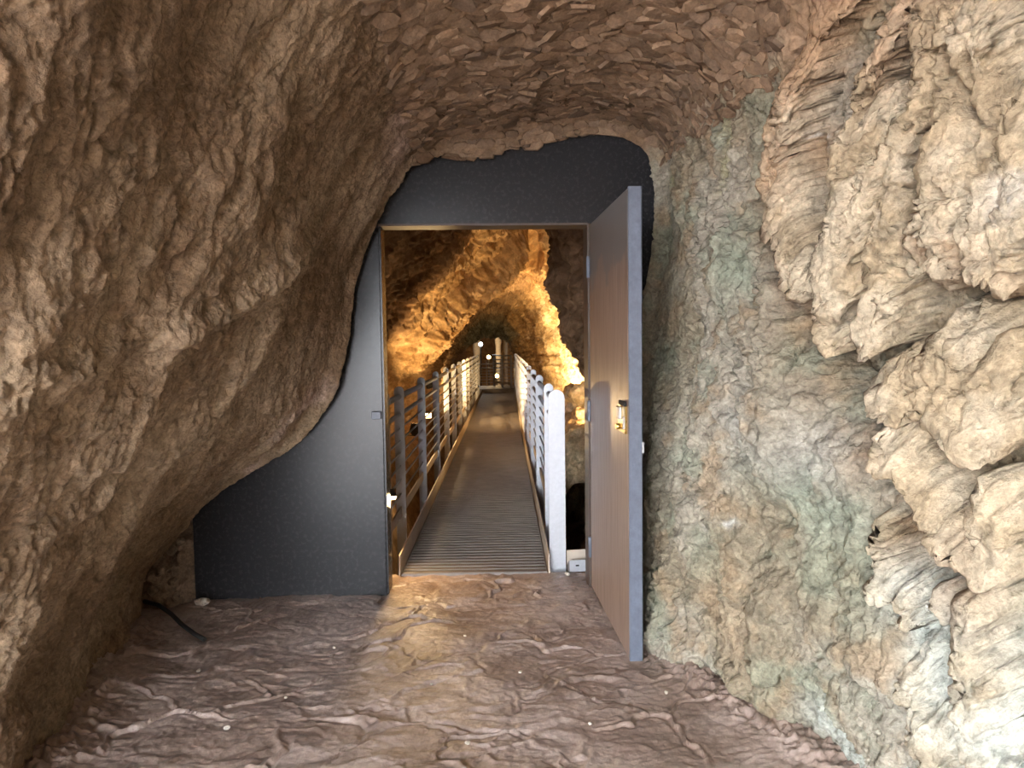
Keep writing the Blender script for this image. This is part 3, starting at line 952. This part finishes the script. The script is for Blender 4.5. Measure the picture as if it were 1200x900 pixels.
# ------------------------------------------------------------------ rubble behind the overhang, beside the bulkhead
def build_recess():
    X = np.linspace(-2.75, -1.80, 130)
    Z = np.linspace(-.2, 1.3, 200)
    xx, zz = np.meshgrid(X, Z, indexing='ij')
    yy = 4.062 - .16 * sstep(.35, -.1, zz) - .10 * sstep(-1.95, -2.4, xx)
    G = np.stack([xx, yy, zz], -1)
    p = G.reshape(-1, 3)
    d1, d2, cid = worley(p * 11 + .35 * np.stack([fbm(p * 9, 2), fbm(p * 9 + 5, 2), fbm(p * 9 + 11, 2)], 1))
    h = .055 * np.sqrt(np.clip(1 - (d1 / .75) ** 2, 0, 1)) * (.5 + cid) + .03 * fbm(p * 5, 4)
    crack = np.exp(-((p[:, 2] - .34 - .03 * fbm(p * 7, 2)) / .018) ** 2)
    h -= .06 * crack
    G[..., 1] -= h.reshape(xx.shape) * sstep(-1.84, -1.93, xx)
    G[..., 1] += .16 * sstep(.35, -.1, zz) * sstep(-1.95, -1.84, xx)
    c = lerp(np.array([.17, .115, .075]), np.array([.28, .2, .14]), sstep(.2, .9, cid))
    return G, c.reshape(G.shape)


G, c = build_recess()
recess = link('wall_recess', grid_mesh('wall_recess', G, c, flip=True), None, M['rock'])
tag(recess, 'dark rubble rock face under the overhang left of the steel bulkhead', 'rock face', kind='structure')


def rock_mesh(name, seed, sub=4, mat=None, col=(.4, .3, .2), var=.2, scale=(1, 1, 1), flat=.5):
    bm = bmesh.new()
    bmesh.ops.create_icosphere(bm, subdivisions=sub, radius=1.0)
    v = np.array([q.co[:] for q in bm.verts])
    s = np.array([seed * 3.1, seed * 1.7, seed * .9])
    d1, d2, cid = worley(v * 1.3 + s)
    r = 1 + .28 * fbm(v * .9 + s, 2) - .22 * flat * sstep(.15, .8, d1) + .10 * ridged(v * 2.2 + s, 3) * .6 + .05 * fbm(v * 6 + s, 3)
    v = v * r[:, None] * np.array(scale)
    for q, co in zip(bm.verts, v):
        q.co = co
    for f in bm.faces:
        f.smooth = sub > 2
    me = bpy.data.meshes.new(name)
    bm.to_mesh(me)
    bm.free()
    a = me.color_attributes.new('rock_color', 'FLOAT_COLOR', 'POINT')
    cc = np.ones((len(v), 4), np.float32)
    t = sstep(-.5, .5, fbm(v / np.max(scale) * 2 + s, 3))
    cc[:, :3] = np.array(col) * (1 - var + 2 * var * t)[:, None]
    a.data.foreach_set('color', cc.ravel())
    me.materials.append(mat or M['rock'])
    return me


sm = [rock_mesh('stone', 40 + k, 2, M['rock'], (.27, .2, .14), .25, (1, .8, .7)) for k in range(4)]
for k, (x, z, r) in enumerate([(-1.90, .345, .03), (-1.955, .30, .045), (-2.05, .26, .05), (-2.0, .19, .035), (-2.1, .16, .04), (-1.93, .13, .03), (-2.03, .09, .035), (-1.9, .05, .03), (-2.12, .06, .04), (-2.0, .42, .04)]):
    o = link('stone', sm[k % 4], recess)
    o.location = (x, 3.94 + .05 * (z > .25) - .03 * (z < .1), z)
    o.scale = (r, r, r)
    o.rotation_euler = (k * 1.3, k * .7, k * 2.1)

# ------------------------------------------------------------------ the lit chamber beyond the door
CH = np.array([
    [(-3.3, 4.2, -1.9), (-3.3, 4.2, -.5), (-3.3, 4.2, .9), (-3.3, 4.2, 2.0), (-2.6, 4.2, 3.2), (-1.0, 4.2, 3.95), (0, 4.2, 4.0), (1.0, 4.2, 3.8), (1.9, 4.2, 3.2), (2.3, 4.2, 1.9), (2.3, 4.2, .6), (2.3, 4.2, -.6), (2.3, 4.2, -1.9)],
    [(-2.5, 4.8, -1.9), (-2.5, 4.8, -.5), (-2.4, 4.8, .9), (-2.1, 4.8, 2.0), (-1.5, 4.8, 2.9), (-.6, 4.8, 3.3), (0, 4.8, 3.4), (.7, 4.8, 3.2), (1.2, 4.8, 2.7), (1.45, 4.8, 1.8), (1.5, 4.8, .6), (1.4, 4.8, -.6), (1.3, 4.8, -1.9)],
    [(-2.2, 6.2, -1.9), (-2.2, 6.2, -.3), (-2.0, 6.2, .9), (-1.7, 6.2, 1.7), (-1.25, 6.2, 2.5), (-.6, 6.2, 2.95), (0, 6.2, 3.05), (.5, 6.2, 2.95), (.85, 6.2, 2.5), (1.0, 6.2, 1.7), (1.1, 6.2, .8), (1.1, 6.2, -.5), (1.1, 6.2, -1.9)],
    [(-2.1, 7.4, -1.9), (-2.1, 7.4, -.3), (-1.9, 7.4, .8), (-1.6, 7.4, 1.6), (-1.15, 7.4, 2.4), (-.6, 7.4, 2.95), (-.1, 7.4, 3.25), (.36, 7.4, 3.2), (.47, 7.4, 2.5), (.56, 7.4, 1.75), (.85, 7.4, 1.25), (1.25, 7.4, .2), (1.2, 7.4, -1.9)],
    [(-2.3, 9.6, -1.9), (-2.2, 9.6, -.2), (-1.85, 9.6, .9), (-1.55, 9.6, 1.38), (-1.2, 9.6, 2.05), (-.6, 9.6, 2.65), (-.05, 9.6, 3.2), (.5, 9.6, 3.3), (1.0, 9.6, 2.7), (1.35, 9.6, 1.8), (1.45, 9.6, 1.1), (1.4, 9.6, .3), (1.2, 9.6, -1.9)],
    [(-2.0, 10.7, -1.9), (-1.8, 10.7, -.2), (-1.43, 10.7, .9), (-1.10, 10.7, 1.28), (-.86, 10.7, 1.65), (-.58, 10.7, 2.05), (-.12, 10.9, 2.55), (.25, 11.2, 2.75), (.65, 11.2, 2.4), (.92, 11.2, 1.75), (1.02, 11.1, 1.2), (1.15, 11.0, .3), (1.2, 11, -1.9)],
    [(-2.1, 11.7, -1.9), (-1.95, 11.7, -.2), (-1.75, 11.7, .9), (-1.4, 11.7, 1.4), (-1.05, 11.7, 1.85), (-.62, 11.7, 2.25), (-.12, 12., 2.55), (.3, 12.4, 2.62), (.6, 12.4, 2.3), (.80, 12.4, 1.75), (.92, 12.4, 1.1), (1.0, 12.2, .3), (1.0, 12, -1.9)],
    [(-1.9, 14.5, -1.9), (-1.85, 14.5, 0), (-1.7, 14.5, 1), (-1.4, 14.5, 1.6), (-1.05, 14.5, 2.1), (-.6, 14.5, 2.45), (-.12, 14.5, 2.55), (.28, 14.5, 2.45), (.55, 14.5, 2.1), (.72, 14.5, 1.6), (.80, 14.5, 1.0), (.85, 14.5, .2), (.9, 14.5, -1.9)],
    [(-1.9, 19, -1.9), (-1.9, 19, 0), (-1.8, 19, .9), (-1.6, 19, 1.4), (-1.3, 19, 1.9), (-.9, 19, 2.3), (-.5, 19, 2.35), (-.15, 19, 2.25), (.12, 19, 1.95), (.36, 19, 1.55), (.52, 19, 1.0), (.6, 19, .2), (.6, 19, -1.9)],
    [(-2.4, 23, -1.9), (-2.4, 23, .3), (-2.0, 23, 1.1), (-1.6, 23, 1.45), (-1.2, 23, 1.68), (-.8, 23, 1.76), (-.45, 23, 1.72), (-.15, 23, 1.62), (.05, 23, 1.5), (.18, 23, 1.25), (.35, 23, .8), (.5, 23, 0), (.5, 23, -1.9)],
    [(-4, 25, -1.9), (-4, 25, 0), (-3.5, 25, 1.5), (-3, 25, 2.5), (-2, 25, 3.2), (-1, 25, 3.4), (0, 25, 3.4), (1, 25, 3.2), (1.8, 25, 2.6), (2.2, 25, 1.8), (2.4, 25, 1), (2.5, 25, 0), (2.5, 25, -1.9)],
    [(-4, 30, -1.9), (-4, 30, 0), (-3.5, 30, 1.5), (-3, 30, 2.5), (-2, 30, 3.2), (-1, 30, 3.4), (0, 30, 3.4), (1, 30, 3.2), (1.8, 30, 2.6), (2.2, 30, 1.8), (2.4, 30, 1), (2.5, 30, 0), (2.5, 30, -1.9)],
    [(-.6, 31, z) for z in (-1.9, .2, .5, .8, 1.0, 1.1, 1.1, 1.1, 1.0, .8, .5, 0, -1.9)],
], float)
CT = dense([(0, 1, 16), (1, 3, 120), (3, 6, 330), (6, 9, 150), (9, 12, 40)])
CS = dense([(0, 1, 20), (1, 11, 400), (11, 12, 20)])


def build_chamber():
    G = catmull(np.swapaxes(catmull(CH, CT), 0, 1), CS)
    N = -grid_normals(G)
    p = G.reshape(-1, 3)
    T = np.tile(CT, len(CS)) - 1.0
    S = np.repeat(CS, len(CT))
    w = np.stack([fbm(p * 1.3 + k * 7, 3) for k in range(3)], 1)
    ax = np.array([-.6, .1, -.79]); ax /= np.linalg.norm(ax)
    q = p - (p @ ax)[:, None] * ax * .7
    h = .13 * fbm(p * .9 + 2, 3) + .09 * ridged(q * 1.8 + .5 * w, 4, gain=.55) + .045 * ridged(p * 5.5 + w, 4, gain=.6) + .022 * fbm(p * 17, 3, gain=.6)
    rib = np.exp(-((T - 3.6) / .65) ** 2) * sstep(1.2, 2.2, S) * sstep(8.2, 7.0, S)
    h += rib * .06 * ridged(q * 4.5 + 3 + w, 3)
    for pts, r, amp in (([(-.35, 9.0, 2.55), (.05, 9.6, 3.05), (.1, 9.9, 3.1)], .16, .16), ([(.30, 10.6, 2.95), (.36, 11.0, 2.72), (.33, 11.2, 2.6)], .12, .6),
                        ([(-1.45, 9.6, 1.35), (-1.5, 9.4, 1.2)], .2, .18), ([(-.1, 10.9, 2.3), (-.35, 10.9, 2.1)], .09, .14)):
        d, _ = seg_dist(p + .08 * w, pts)
        h -= amp * np.exp(-(d / r) ** 2)
    for pts, r, amp in (([(-1.18, 9.9, .95), (-1.12, 9.95, 1.2), (-1.05, 10.1, 1.72), (-.80, 10.2, 2.15), (-.47, 10.25, 2.32), (-.16, 10.4, 2.62), (.06, 10.5, 3.0)], .24, .26), ([(.55, 10.6, 2.9), (.70, 10.6, 2.4), (.80, 10.6, 2.1)], .16, .12)):
        d, _ = seg_dist(p + .07 * w, pts)
        h += amp * np.clip(1 - (d / r) ** 2.6, 0, 1) ** .6
    h *= sstep(-.6, .25, T)
    D = G + (N.reshape(-1, 3) * h[:, None]).reshape(G.shape)
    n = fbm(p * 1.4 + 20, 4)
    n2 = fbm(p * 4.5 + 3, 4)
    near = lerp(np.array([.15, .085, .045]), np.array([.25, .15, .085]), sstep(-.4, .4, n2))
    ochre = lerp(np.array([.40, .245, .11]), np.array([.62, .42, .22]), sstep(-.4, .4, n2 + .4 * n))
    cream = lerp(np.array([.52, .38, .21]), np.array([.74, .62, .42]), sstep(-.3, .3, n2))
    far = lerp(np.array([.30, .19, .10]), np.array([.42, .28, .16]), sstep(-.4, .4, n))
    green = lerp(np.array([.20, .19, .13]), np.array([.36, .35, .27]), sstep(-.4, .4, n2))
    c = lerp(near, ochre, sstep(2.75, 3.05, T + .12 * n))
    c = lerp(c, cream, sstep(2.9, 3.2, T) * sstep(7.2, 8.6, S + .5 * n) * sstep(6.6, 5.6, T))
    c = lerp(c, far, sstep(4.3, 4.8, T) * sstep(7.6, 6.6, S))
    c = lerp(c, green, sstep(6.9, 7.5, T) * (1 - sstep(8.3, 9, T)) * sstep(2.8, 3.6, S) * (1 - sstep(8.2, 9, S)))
    return D, c.reshape(D.shape)


CD, CC = build_chamber()
a0 = int(np.argmin(np.abs(CS - 5.3)))
a1 = int(np.argmin(np.abs(CS - 7.6)))
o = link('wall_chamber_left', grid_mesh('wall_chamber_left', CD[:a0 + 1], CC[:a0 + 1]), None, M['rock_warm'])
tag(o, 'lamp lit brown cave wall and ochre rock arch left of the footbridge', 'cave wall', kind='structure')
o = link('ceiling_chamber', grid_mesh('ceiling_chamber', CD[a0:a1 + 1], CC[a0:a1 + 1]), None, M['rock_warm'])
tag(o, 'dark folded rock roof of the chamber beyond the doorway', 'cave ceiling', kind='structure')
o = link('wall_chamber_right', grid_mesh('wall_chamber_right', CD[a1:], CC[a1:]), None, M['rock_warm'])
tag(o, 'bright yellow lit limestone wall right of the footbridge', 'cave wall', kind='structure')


def build_pit():
    X = np.linspace(-4.2, 2.8, 120)
    Y = dense([(4.3, 12, 180), (12, 31, 90)])
    xx, yy = np.meshgrid(X, Y, indexing='ij')
    G = np.stack([xx, yy, np.full_like(xx, -1.45)], -1)
    p = G.reshape(-1, 3)
    z = .3 * fbm(p * .8, 3) + .12 * ridged(p * 2.5, 3) + 1.0 * sstep(-1.1, -1.9, p[:, 0]) * sstep(7, 8.5, p[:, 1]) * sstep(23, 21, p[:, 1])
    G[..., 2] += z.reshape(xx.shape)
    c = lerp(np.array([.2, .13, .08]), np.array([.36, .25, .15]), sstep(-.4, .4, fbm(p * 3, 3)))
    return G, c.reshape(G.shape)


G, c = build_pit()
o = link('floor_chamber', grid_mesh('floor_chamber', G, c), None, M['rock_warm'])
tag(o, 'rough dark rock pit under the footbridge', 'cave floor', kind='structure')

LEDGE = np.array([
    [(.42, 7.75, -1.9), (.46, 7.75, -.9), (.60, 7.75, -.2), (.9, 7.75, -.1), (1.7, 7.75, -.1)],
    [(.42, 7.75, -1.9), (.46, 7.75, -.5), (.58, 7.75, .30), (.9, 7.75, .45), (1.7, 7.75, .47)],
    [(.45, 8.2, -1.9), (.48, 8.2, -.5), (.56, 8.2, .36), (.85, 8.2, .50), (1.7, 8.2, .55)],
    [(.45, 9.5, -1.9), (.48, 9.5, -.5), (.56, 9.5, .38), (.85, 9.5, .55), (1.7, 9.5, .7)],
    [(.45, 11.5, -1.9), (.48, 11.5, -.5), (.56, 11.5, .35), (.85, 11.5, .6), (1.7, 11.5, .8)],
    [(.45, 14, -1.9), (.5, 14, -.5), (.6, 14, .3), (.85, 14, .5), (1.7, 14, .8)]])
G = catmull(np.swapaxes(catmull(LEDGE, np.linspace(0, 5, 200)), 0, 1), np.linspace(0, 4, 110))
p = G.reshape(-1, 3)
h = .05 * ridged(p * 3, 4) + .02 * fbm(p * 13, 3)
G = G + (-grid_normals(G).reshape(-1, 3) * h[:, None]).reshape(G.shape)
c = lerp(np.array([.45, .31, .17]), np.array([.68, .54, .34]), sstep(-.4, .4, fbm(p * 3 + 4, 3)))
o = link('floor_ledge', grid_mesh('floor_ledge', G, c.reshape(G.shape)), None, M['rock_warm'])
tag(o, 'bright rock ledge behind the right railing above the pit', 'rock ledge', kind='structure')

# ------------------------------------------------------------------ loose rocks
def boulder(loc, size, seed, label, col=(.6, .47, .3), group=None, rot=0.0, sub=4, name='boulder', cat='boulder'):
    o = link(name, rock_mesh(name, seed, sub, M['rock_warm'], col, .2, size), None)
    o.location = loc
    o.rotation_euler = (0, 0, rot)
    tag(o, label, cat, group)
    return o


g = 'fallen rocks on the lit ledge'
boulder((.72, 9.0, .62), (.13, .15, .11), 1, 'squat pale boulder at the railing side of the lit ledge', group=g)
boulder((.80, 8.45, .60), (.10, .12, .10), 2, 'small dark sided boulder at the front of the lit ledge', (.42, .3, .18), group=g)
boulder((.93, 9.2, .74), (.17, .18, .20), 3, 'tall upright pale boulder at the back of the lit ledge', group=g)
boulder((.83, 9.75, .72), (.15, .15, .16), 4, 'rounded yellow boulder farthest back on the lit ledge', group=g)
boulder((1.06, 8.62, .62), (.14, .12, .10), 5, 'flat pale boulder beside the door edge on the lit ledge', group=g)
boulder((.68, 6.0, -.8), (.16, .25, .7), 6, 'big shadowed brown rock rising from the pit behind the door', (.30, .2, .13))
boulder((.62, 5.3, -.55), (.12, .16, .5), 7, 'orange brown rock leaning in the pit beside the steel channel', (.42, .25, .13))

chip = [rock_mesh('stone_chip', 60 + k, 2, M['rock'], (.62, .56, .47), .15, (1, .8, .6)) for k in range(4)]
CHIP_LABELS = {1: 'tiny pale stone chip near the foot of the left wall, past the hose', 2: 'biggest pale stone chip on the floor near the left wall', 3: 'tiny stone chip on the floor in front of the bulkhead',
               4: 'tiny stone chip on the open middle of the floor, left of centre', 5: 'tiny stone chip in the exact middle of the floor', 6: 'tiny stone chip close to the left door jamb',
               7: 'tiny stone chip on the floor before the open door edge', 8: 'pale stone chip on the floor nearest to the photographer', 9: 'tiny stone chip between the open door edge and the right wall',
               10: 'smallest stone chip on the dark floor by the left wall', 11: 'tiny stone chip on the lamp lit floor before the footbridge', 12: 'larger pale chip at the foot of the right wall'}
CHIPS = [(-1.76, 3.93, .045), (-1.42, 3.1, .013), (-1.10, 2.62, .014), (-.87, 3.33, .010), (-.36, 2.95, .009), (.02, 3.05, .010), (-.55, 3.75, .010), (.28, 2.62, .009), (-.18, 2.5, .011), (.62, 2.85, .011), (-.95, 2.85, .008), (-.25, 3.45, .008), (.95, 2.55, .014), (.33, 4.36, .02)]
for k, (x, y, r) in enumerate(CHIPS):
    o = link('stone_chip', chip[k % 4], None)
    o.location = (x, y, r * .35)
    o.scale = (r, r, r)
    o.rotation_euler = (0, 0, k * 1.9)
    if k == 0:
        tag(o, 'flat pale stone lying at the bottom left corner of the bulkhead', 'stone')
    elif k == len(CHIPS) - 1:
        tag(o, 'white block chip lying at the corner of the grating and the channel', 'stone')
    else:
        tag(o, CHIP_LABELS[k], 'stone', 'stone chips on the floor')

hz = MB().tube([(-2.02, 3.80, .07), (-1.90, 3.72, .075), (-1.80, 3.64, .06), (-1.70, 3.55, .035), (-1.60, 3.47, .018), (-1.53, 3.42, .012)], .011, 8)
tag(hz.build('hose', M['black']), 'short black hose curving out of the left wall onto the floor', 'hose')

# ------------------------------------------------------------------ footbridge
BR = .0096
bridge = empty('footbridge', (-.0424, 4.42, 0), BR)
tag(bridge, 'long steel footbridge with grating deck leading into the cave', 'footbridge')
DLEN = 16.2
PW = DLEN / 7
x0, x1 = -.675, .255
gm = MB()
nb = int(PW / .066)
for k in range(nb):
    y = .018 + k * (PW - .03) / nb
    gm.box(((x0 + x1) / 2, y + .015, -.004), (x1 - x0 - .02, .030, .008))
nl = int((x1 - x0) / .0145)
for k in range(nl + 1):
    gm.box((x0 + .012 + k * (x1 - x0 - .024) / nl, PW / 2, -.018), (.003, PW - .02, .026))
gme = gm.mesh('grating_panel')
gme.materials.append(M['grating'])
fm = MB()
for xx in (x0 + .004, x1 - .004):
    fm.box((xx, PW / 2, -.016), (.008, PW - .006, .032))
for yy in (.006, PW - .006):
    fm.box(((x0 + x1) / 2, yy, -.016), (x1 - x0, .006, .032))
fme = fm.mesh('panel_frame')
fme.materials.append(M['grating'])
for k in range(7):
    f = link('grating_panel', fme, bridge)
    f.location = (0, k * PW, 0)
    b = link('grating_bars', gme, f)
    b['kind'] = 'stuff'
M['warm_beam'] = metal_mat('dusty_steel_plate', (.50, .42, .34), rough=.55, metallic=.1, noise=.15, scale=8)  # steel with the lamp's warm light put into its colour
for xx in (x0 - .008, x1 + .008):
    MB().box((xx, DLEN / 2, .035), (.010, DLEN, .17), bevel=.002).build('kick_plate', M['warm_beam'], bridge)
    s = 1 if xx > 0 else -1
    MB().box((xx - s * .03, DLEN / 2, -.16), (.05, DLEN, .22)).build('side_beam', M['grating'], bridge)
for k in range(12):
    MB().box(((x0 + x1) / 2, .1 + k * (DLEN - .2) / 11, -.09), (x1 - x0 - .05, .06, .10)).build('cross_beam', M['grating'], bridge)


def post_mesh(w, h, zb, th=.012):
    pts = [(-w / 2, zb), (w / 2, zb)] + [(w / 2 * math.cos(a), h - w / 2 + w / 2 * math.sin(a)) for a in np.linspace(0, math.pi, 9)]
    me = MB().prism(pts, th, 'Y', -th / 2).mesh('post')
    me.materials.append(M['galv'])
    return me


RAILZ = [(1.075, .021), (.945, .017), (.845, .0075), (.755, .0075), (.665, .0075), (.575, .0075), (.475, .0075), (.37, .0075)]


def railing(loc, rotz, L, posts, label, end_w=None, top=1.15, zb=-.26, group='railings along the footbridge', plank=True, end_bar=None):
    t = empty('metal_railing', loc, rotz)
    tag(t, label, 'railing', group)
    pm = post_mesh(.07, top, zb)
    for k, y in enumerate(posts):
        me = post_mesh(end_w, top, zb, .014) if (k == 0 and end_w) else pm
        link('post', me, t).location = (.006 if me is not pm else 0, y, 0)
    for z, r in RAILZ:
        MB().tube([(0, posts[0] if end_bar is None else end_bar, z), (0, L, z)], r, 10).build('rail' if r > .01 else 'rod', M['galv'], t)
    if plank:
        MB().box((0, (posts[0] + L) / 2 if end_bar is None else (end_bar + L) / 2, .245), (.012, L - (posts[0] if end_bar is None else end_bar), .07)).build('bottom_plank', M['warm_beam'], t)
    if end_bar is not None:
        MB().box((0, end_bar, (top - .02 + zb) / 2), (.018, .05, top - .02 - zb), bevel=.003).build('end_bar', M['warm_beam'], t)
    return t


cb, sb = math.cos(BR), math.sin(BR)


def on_bridge(x, y, z=0):
    return (-.0424 + x * cb - y * sb, 4.42 + x * sb + y * cb, z)


railing(on_bridge(-.765, 0), BR, DLEN, [.68 + 1.36 * k for k in range(12)], 'long steel railing with rods along the left side of the footbridge', end_bar=.18)
railing(on_bridge(.318, 0), BR, DLEN, [.09, .78] + [2.2 + 1.4 * k for k in range(11)], 'long galvanised railing along the right side, with bright end post', end_w=.105)

# landing past the end of the bridge and its railings
ld = empty('landing', on_bridge(-.35, DLEN + .02), .16)
tag(ld, 'small steel landing past the far end of the footbridge', 'landing')
MB().box((0, .95, .10), (1.5, 1.7, .03)).build('landing_deck', M['grating'], ld)
MB().box((0, .09, .03), (1.5, .02, .14)).build('riser', M['grating'], ld)
railing((.10, 20.75, 0), .42, 1.7, [.3, .95, 1.6], 'short railing turning left at the far end of the footbridge', zb=.118, top=1.1)
railing((-1.35, 22.55, -.28), math.radians(-80), 1.5, [.1, .55, 1.0, 1.45], 'dark cross railing behind the far landing', zb=.1)

# steel channel beside the right end post
ch = empty('steel_channel', (.352, 4.45, -.02), math.radians(8))
tag(ch, 'pale steel channel lying right of the footbridge end post', 'steel channel')
MB().box((.19, 0, .045), (.38, .006, .075)).build('front_flange', M['galv'], ch)
MB().box((.19, .085, .065), (.38, .006, .12)).build('back_flange', M['warm_beam'], ch)  # brown reflection inside the channel painted as colour, web too
MB().box((.19, .043, .010), (.38, .086, .006)).build('web', M['warm_beam'], ch)
MB().prism([(-.003, .007), (.088, .007), (.0, .082)], .006, 'X', -.006).build('end_plate', M['grating'], ch)
for k in range(3):
    MB().box((.05 + k * .11, -.0035, .048), (.022, .003, .010), bevel=.001).build('slot', M['black'], ch)

# ------------------------------------------------------------------ lamps
M['glow_warm'] = glow_mat('warm_lamp_lens', (1.0, .62, .26), 18)
M['glow_white'] = glow_mat('cool_lamp_lens', (.85, .93, 1.0), 9)


def flood(loc, target, watts, label, spot=120, size=.14, col=WARM, lens=True, glow='glow_warm', post_to=None, radius=.05):
    t = empty('floodlight', loc)
    t.rotation_euler = (Vector(target) - Vector(loc)).to_track_quat('-Z', 'Y').to_euler()
    tag(t, label, 'lamp', 'cave lamps')
    s = size
    m_ = MB().prism([(-s / 2, -s * .38), (s / 2, -s * .38), (s * .36, s * .38), (-s * .36, s * .38)], s * .55, 'Y', -s * .275)
    bmesh.ops.transform(m_.bm, matrix=Matrix.Translation((0, 0, s * .36)), verts=m_.bm.verts)
    m_.build('housing', M['black'], t)
    MB().box((0, 0, -s * .03), (s * .9, s * .48, s * .03)).build('lens', M[glow], t)
    MB().tube([(-s * .55, 0, s * .2), (-s * .55, 0, s * .95), (s * .55, 0, s * .95), (s * .55, 0, s * .2)], s * .04, 6).build('bracket', M['black'], t)
    d = (Vector(target) - Vector(loc)).normalized()
    lamp_light('floodlight_light', Vector(loc) + d * (s * .08 + .012), watts, col, radius, target, spot)
    return t


flood((-.776, 4.45, .48), (-.52, 3.95, -.05), 24, 'small floodlight glowing behind the left door jamb', 150, .07)
flood((-1.2, 8.95, .42), (-.55, 10.3, 2.1), 180, 'floodlight left of the footbridge shining up at the rock arch', 88, .16)
flood((-1.2, 9.9, .45), (-.3, 7.0, 0), 130, 'second floodlight left of the footbridge shining across the deck', 150, .14)
flood((.58, 10.6, .55), (.55, 13.0, 2.0), 300, 'floodlight behind the right railing shining along the yellow wall', 150, .16)
flood((.98, 8.0, .62), (.95, 10.5, 1.3), 60, 'floodlight at the front of the right ledge behind the railing', 150, .14)
flood((-1.38, 12.4, .75), (.6, 13.2, 1.5), 400, 'floodlight behind the rock arch left of the railing', 140, .16)  # unseen lamp, added so the right wall is lit frontally
flood((-1.5, 17.0, .3), (-.9, 22.0, 1.9), 70, 'floodlight far down the passage left of the railing', 140, .16)


flood((1.08, 8.15, .68), (-1.2, 7.2, .9), 70, 'floodlight on the right ledge shining back at the left railing', 75, .14)  # extra lamp, added to warm the left railing and deck


def globe(loc, label, watts, col, glow, h):
    t = empty('lamp_post', (loc[0], loc[1], loc[2] - h))
    tag(t, label, 'lamp', 'cave lamps')
    MB().tube([(0, 0, 0), (0, 0, h - .07)], .02, 8).build('pole', M['black'], t)
    MB().lathe([(.01, h - .07), (.06, h - .045), (.078, h), (.06, h + .045), (.01, h + .07)], (0, 0, 0), 14).build('globe', M[glow], t)
    lamp_light('lamp_post_light', (loc[0], loc[1], loc[2] + .16), watts * .7, col, .05)


globe((-1.07, 24.6, 1.42), 'cool white globe lamp high at the end of the passage', 30, (.9, .95, 1), 'glow_white', 2.6)
globe((-.84, 26.0, .95), 'warm globe lamp in the far chamber below the white one', 40, WARM, 'glow_warm', 2.2)
globe((-.53, 25.0, .30), 'warm globe lamp low behind the far cross railing', 25, WARM, 'glow_warm', 1.6)

for k, (x, y, z0, z1, r) in enumerate([(-.50, 27.0, -1.6, 2.6, .13), (-.22, 27.6, -1.6, 2.2, .10), (-1.35, 27.5, -1.6, 2.4, .16)]):
    prof = []
    for i in range(24):
        t_ = i / 23
        prof.append((r * (1.3 - .9 * math.sin(math.pi * t_) * .6) * (1 + .12 * math.sin(i * 1.9 + k)), z0 + (z1 - z0) * t_))
    tag(MB().lathe(prof, (x, y, 0), 18).build('limestone_column', M['pale_stone']),
        ['thick pale limestone column in the far chamber', 'thin pale limestone column right of the thick one', 'stout limestone column left of the far lamps'][k], 'rock column')
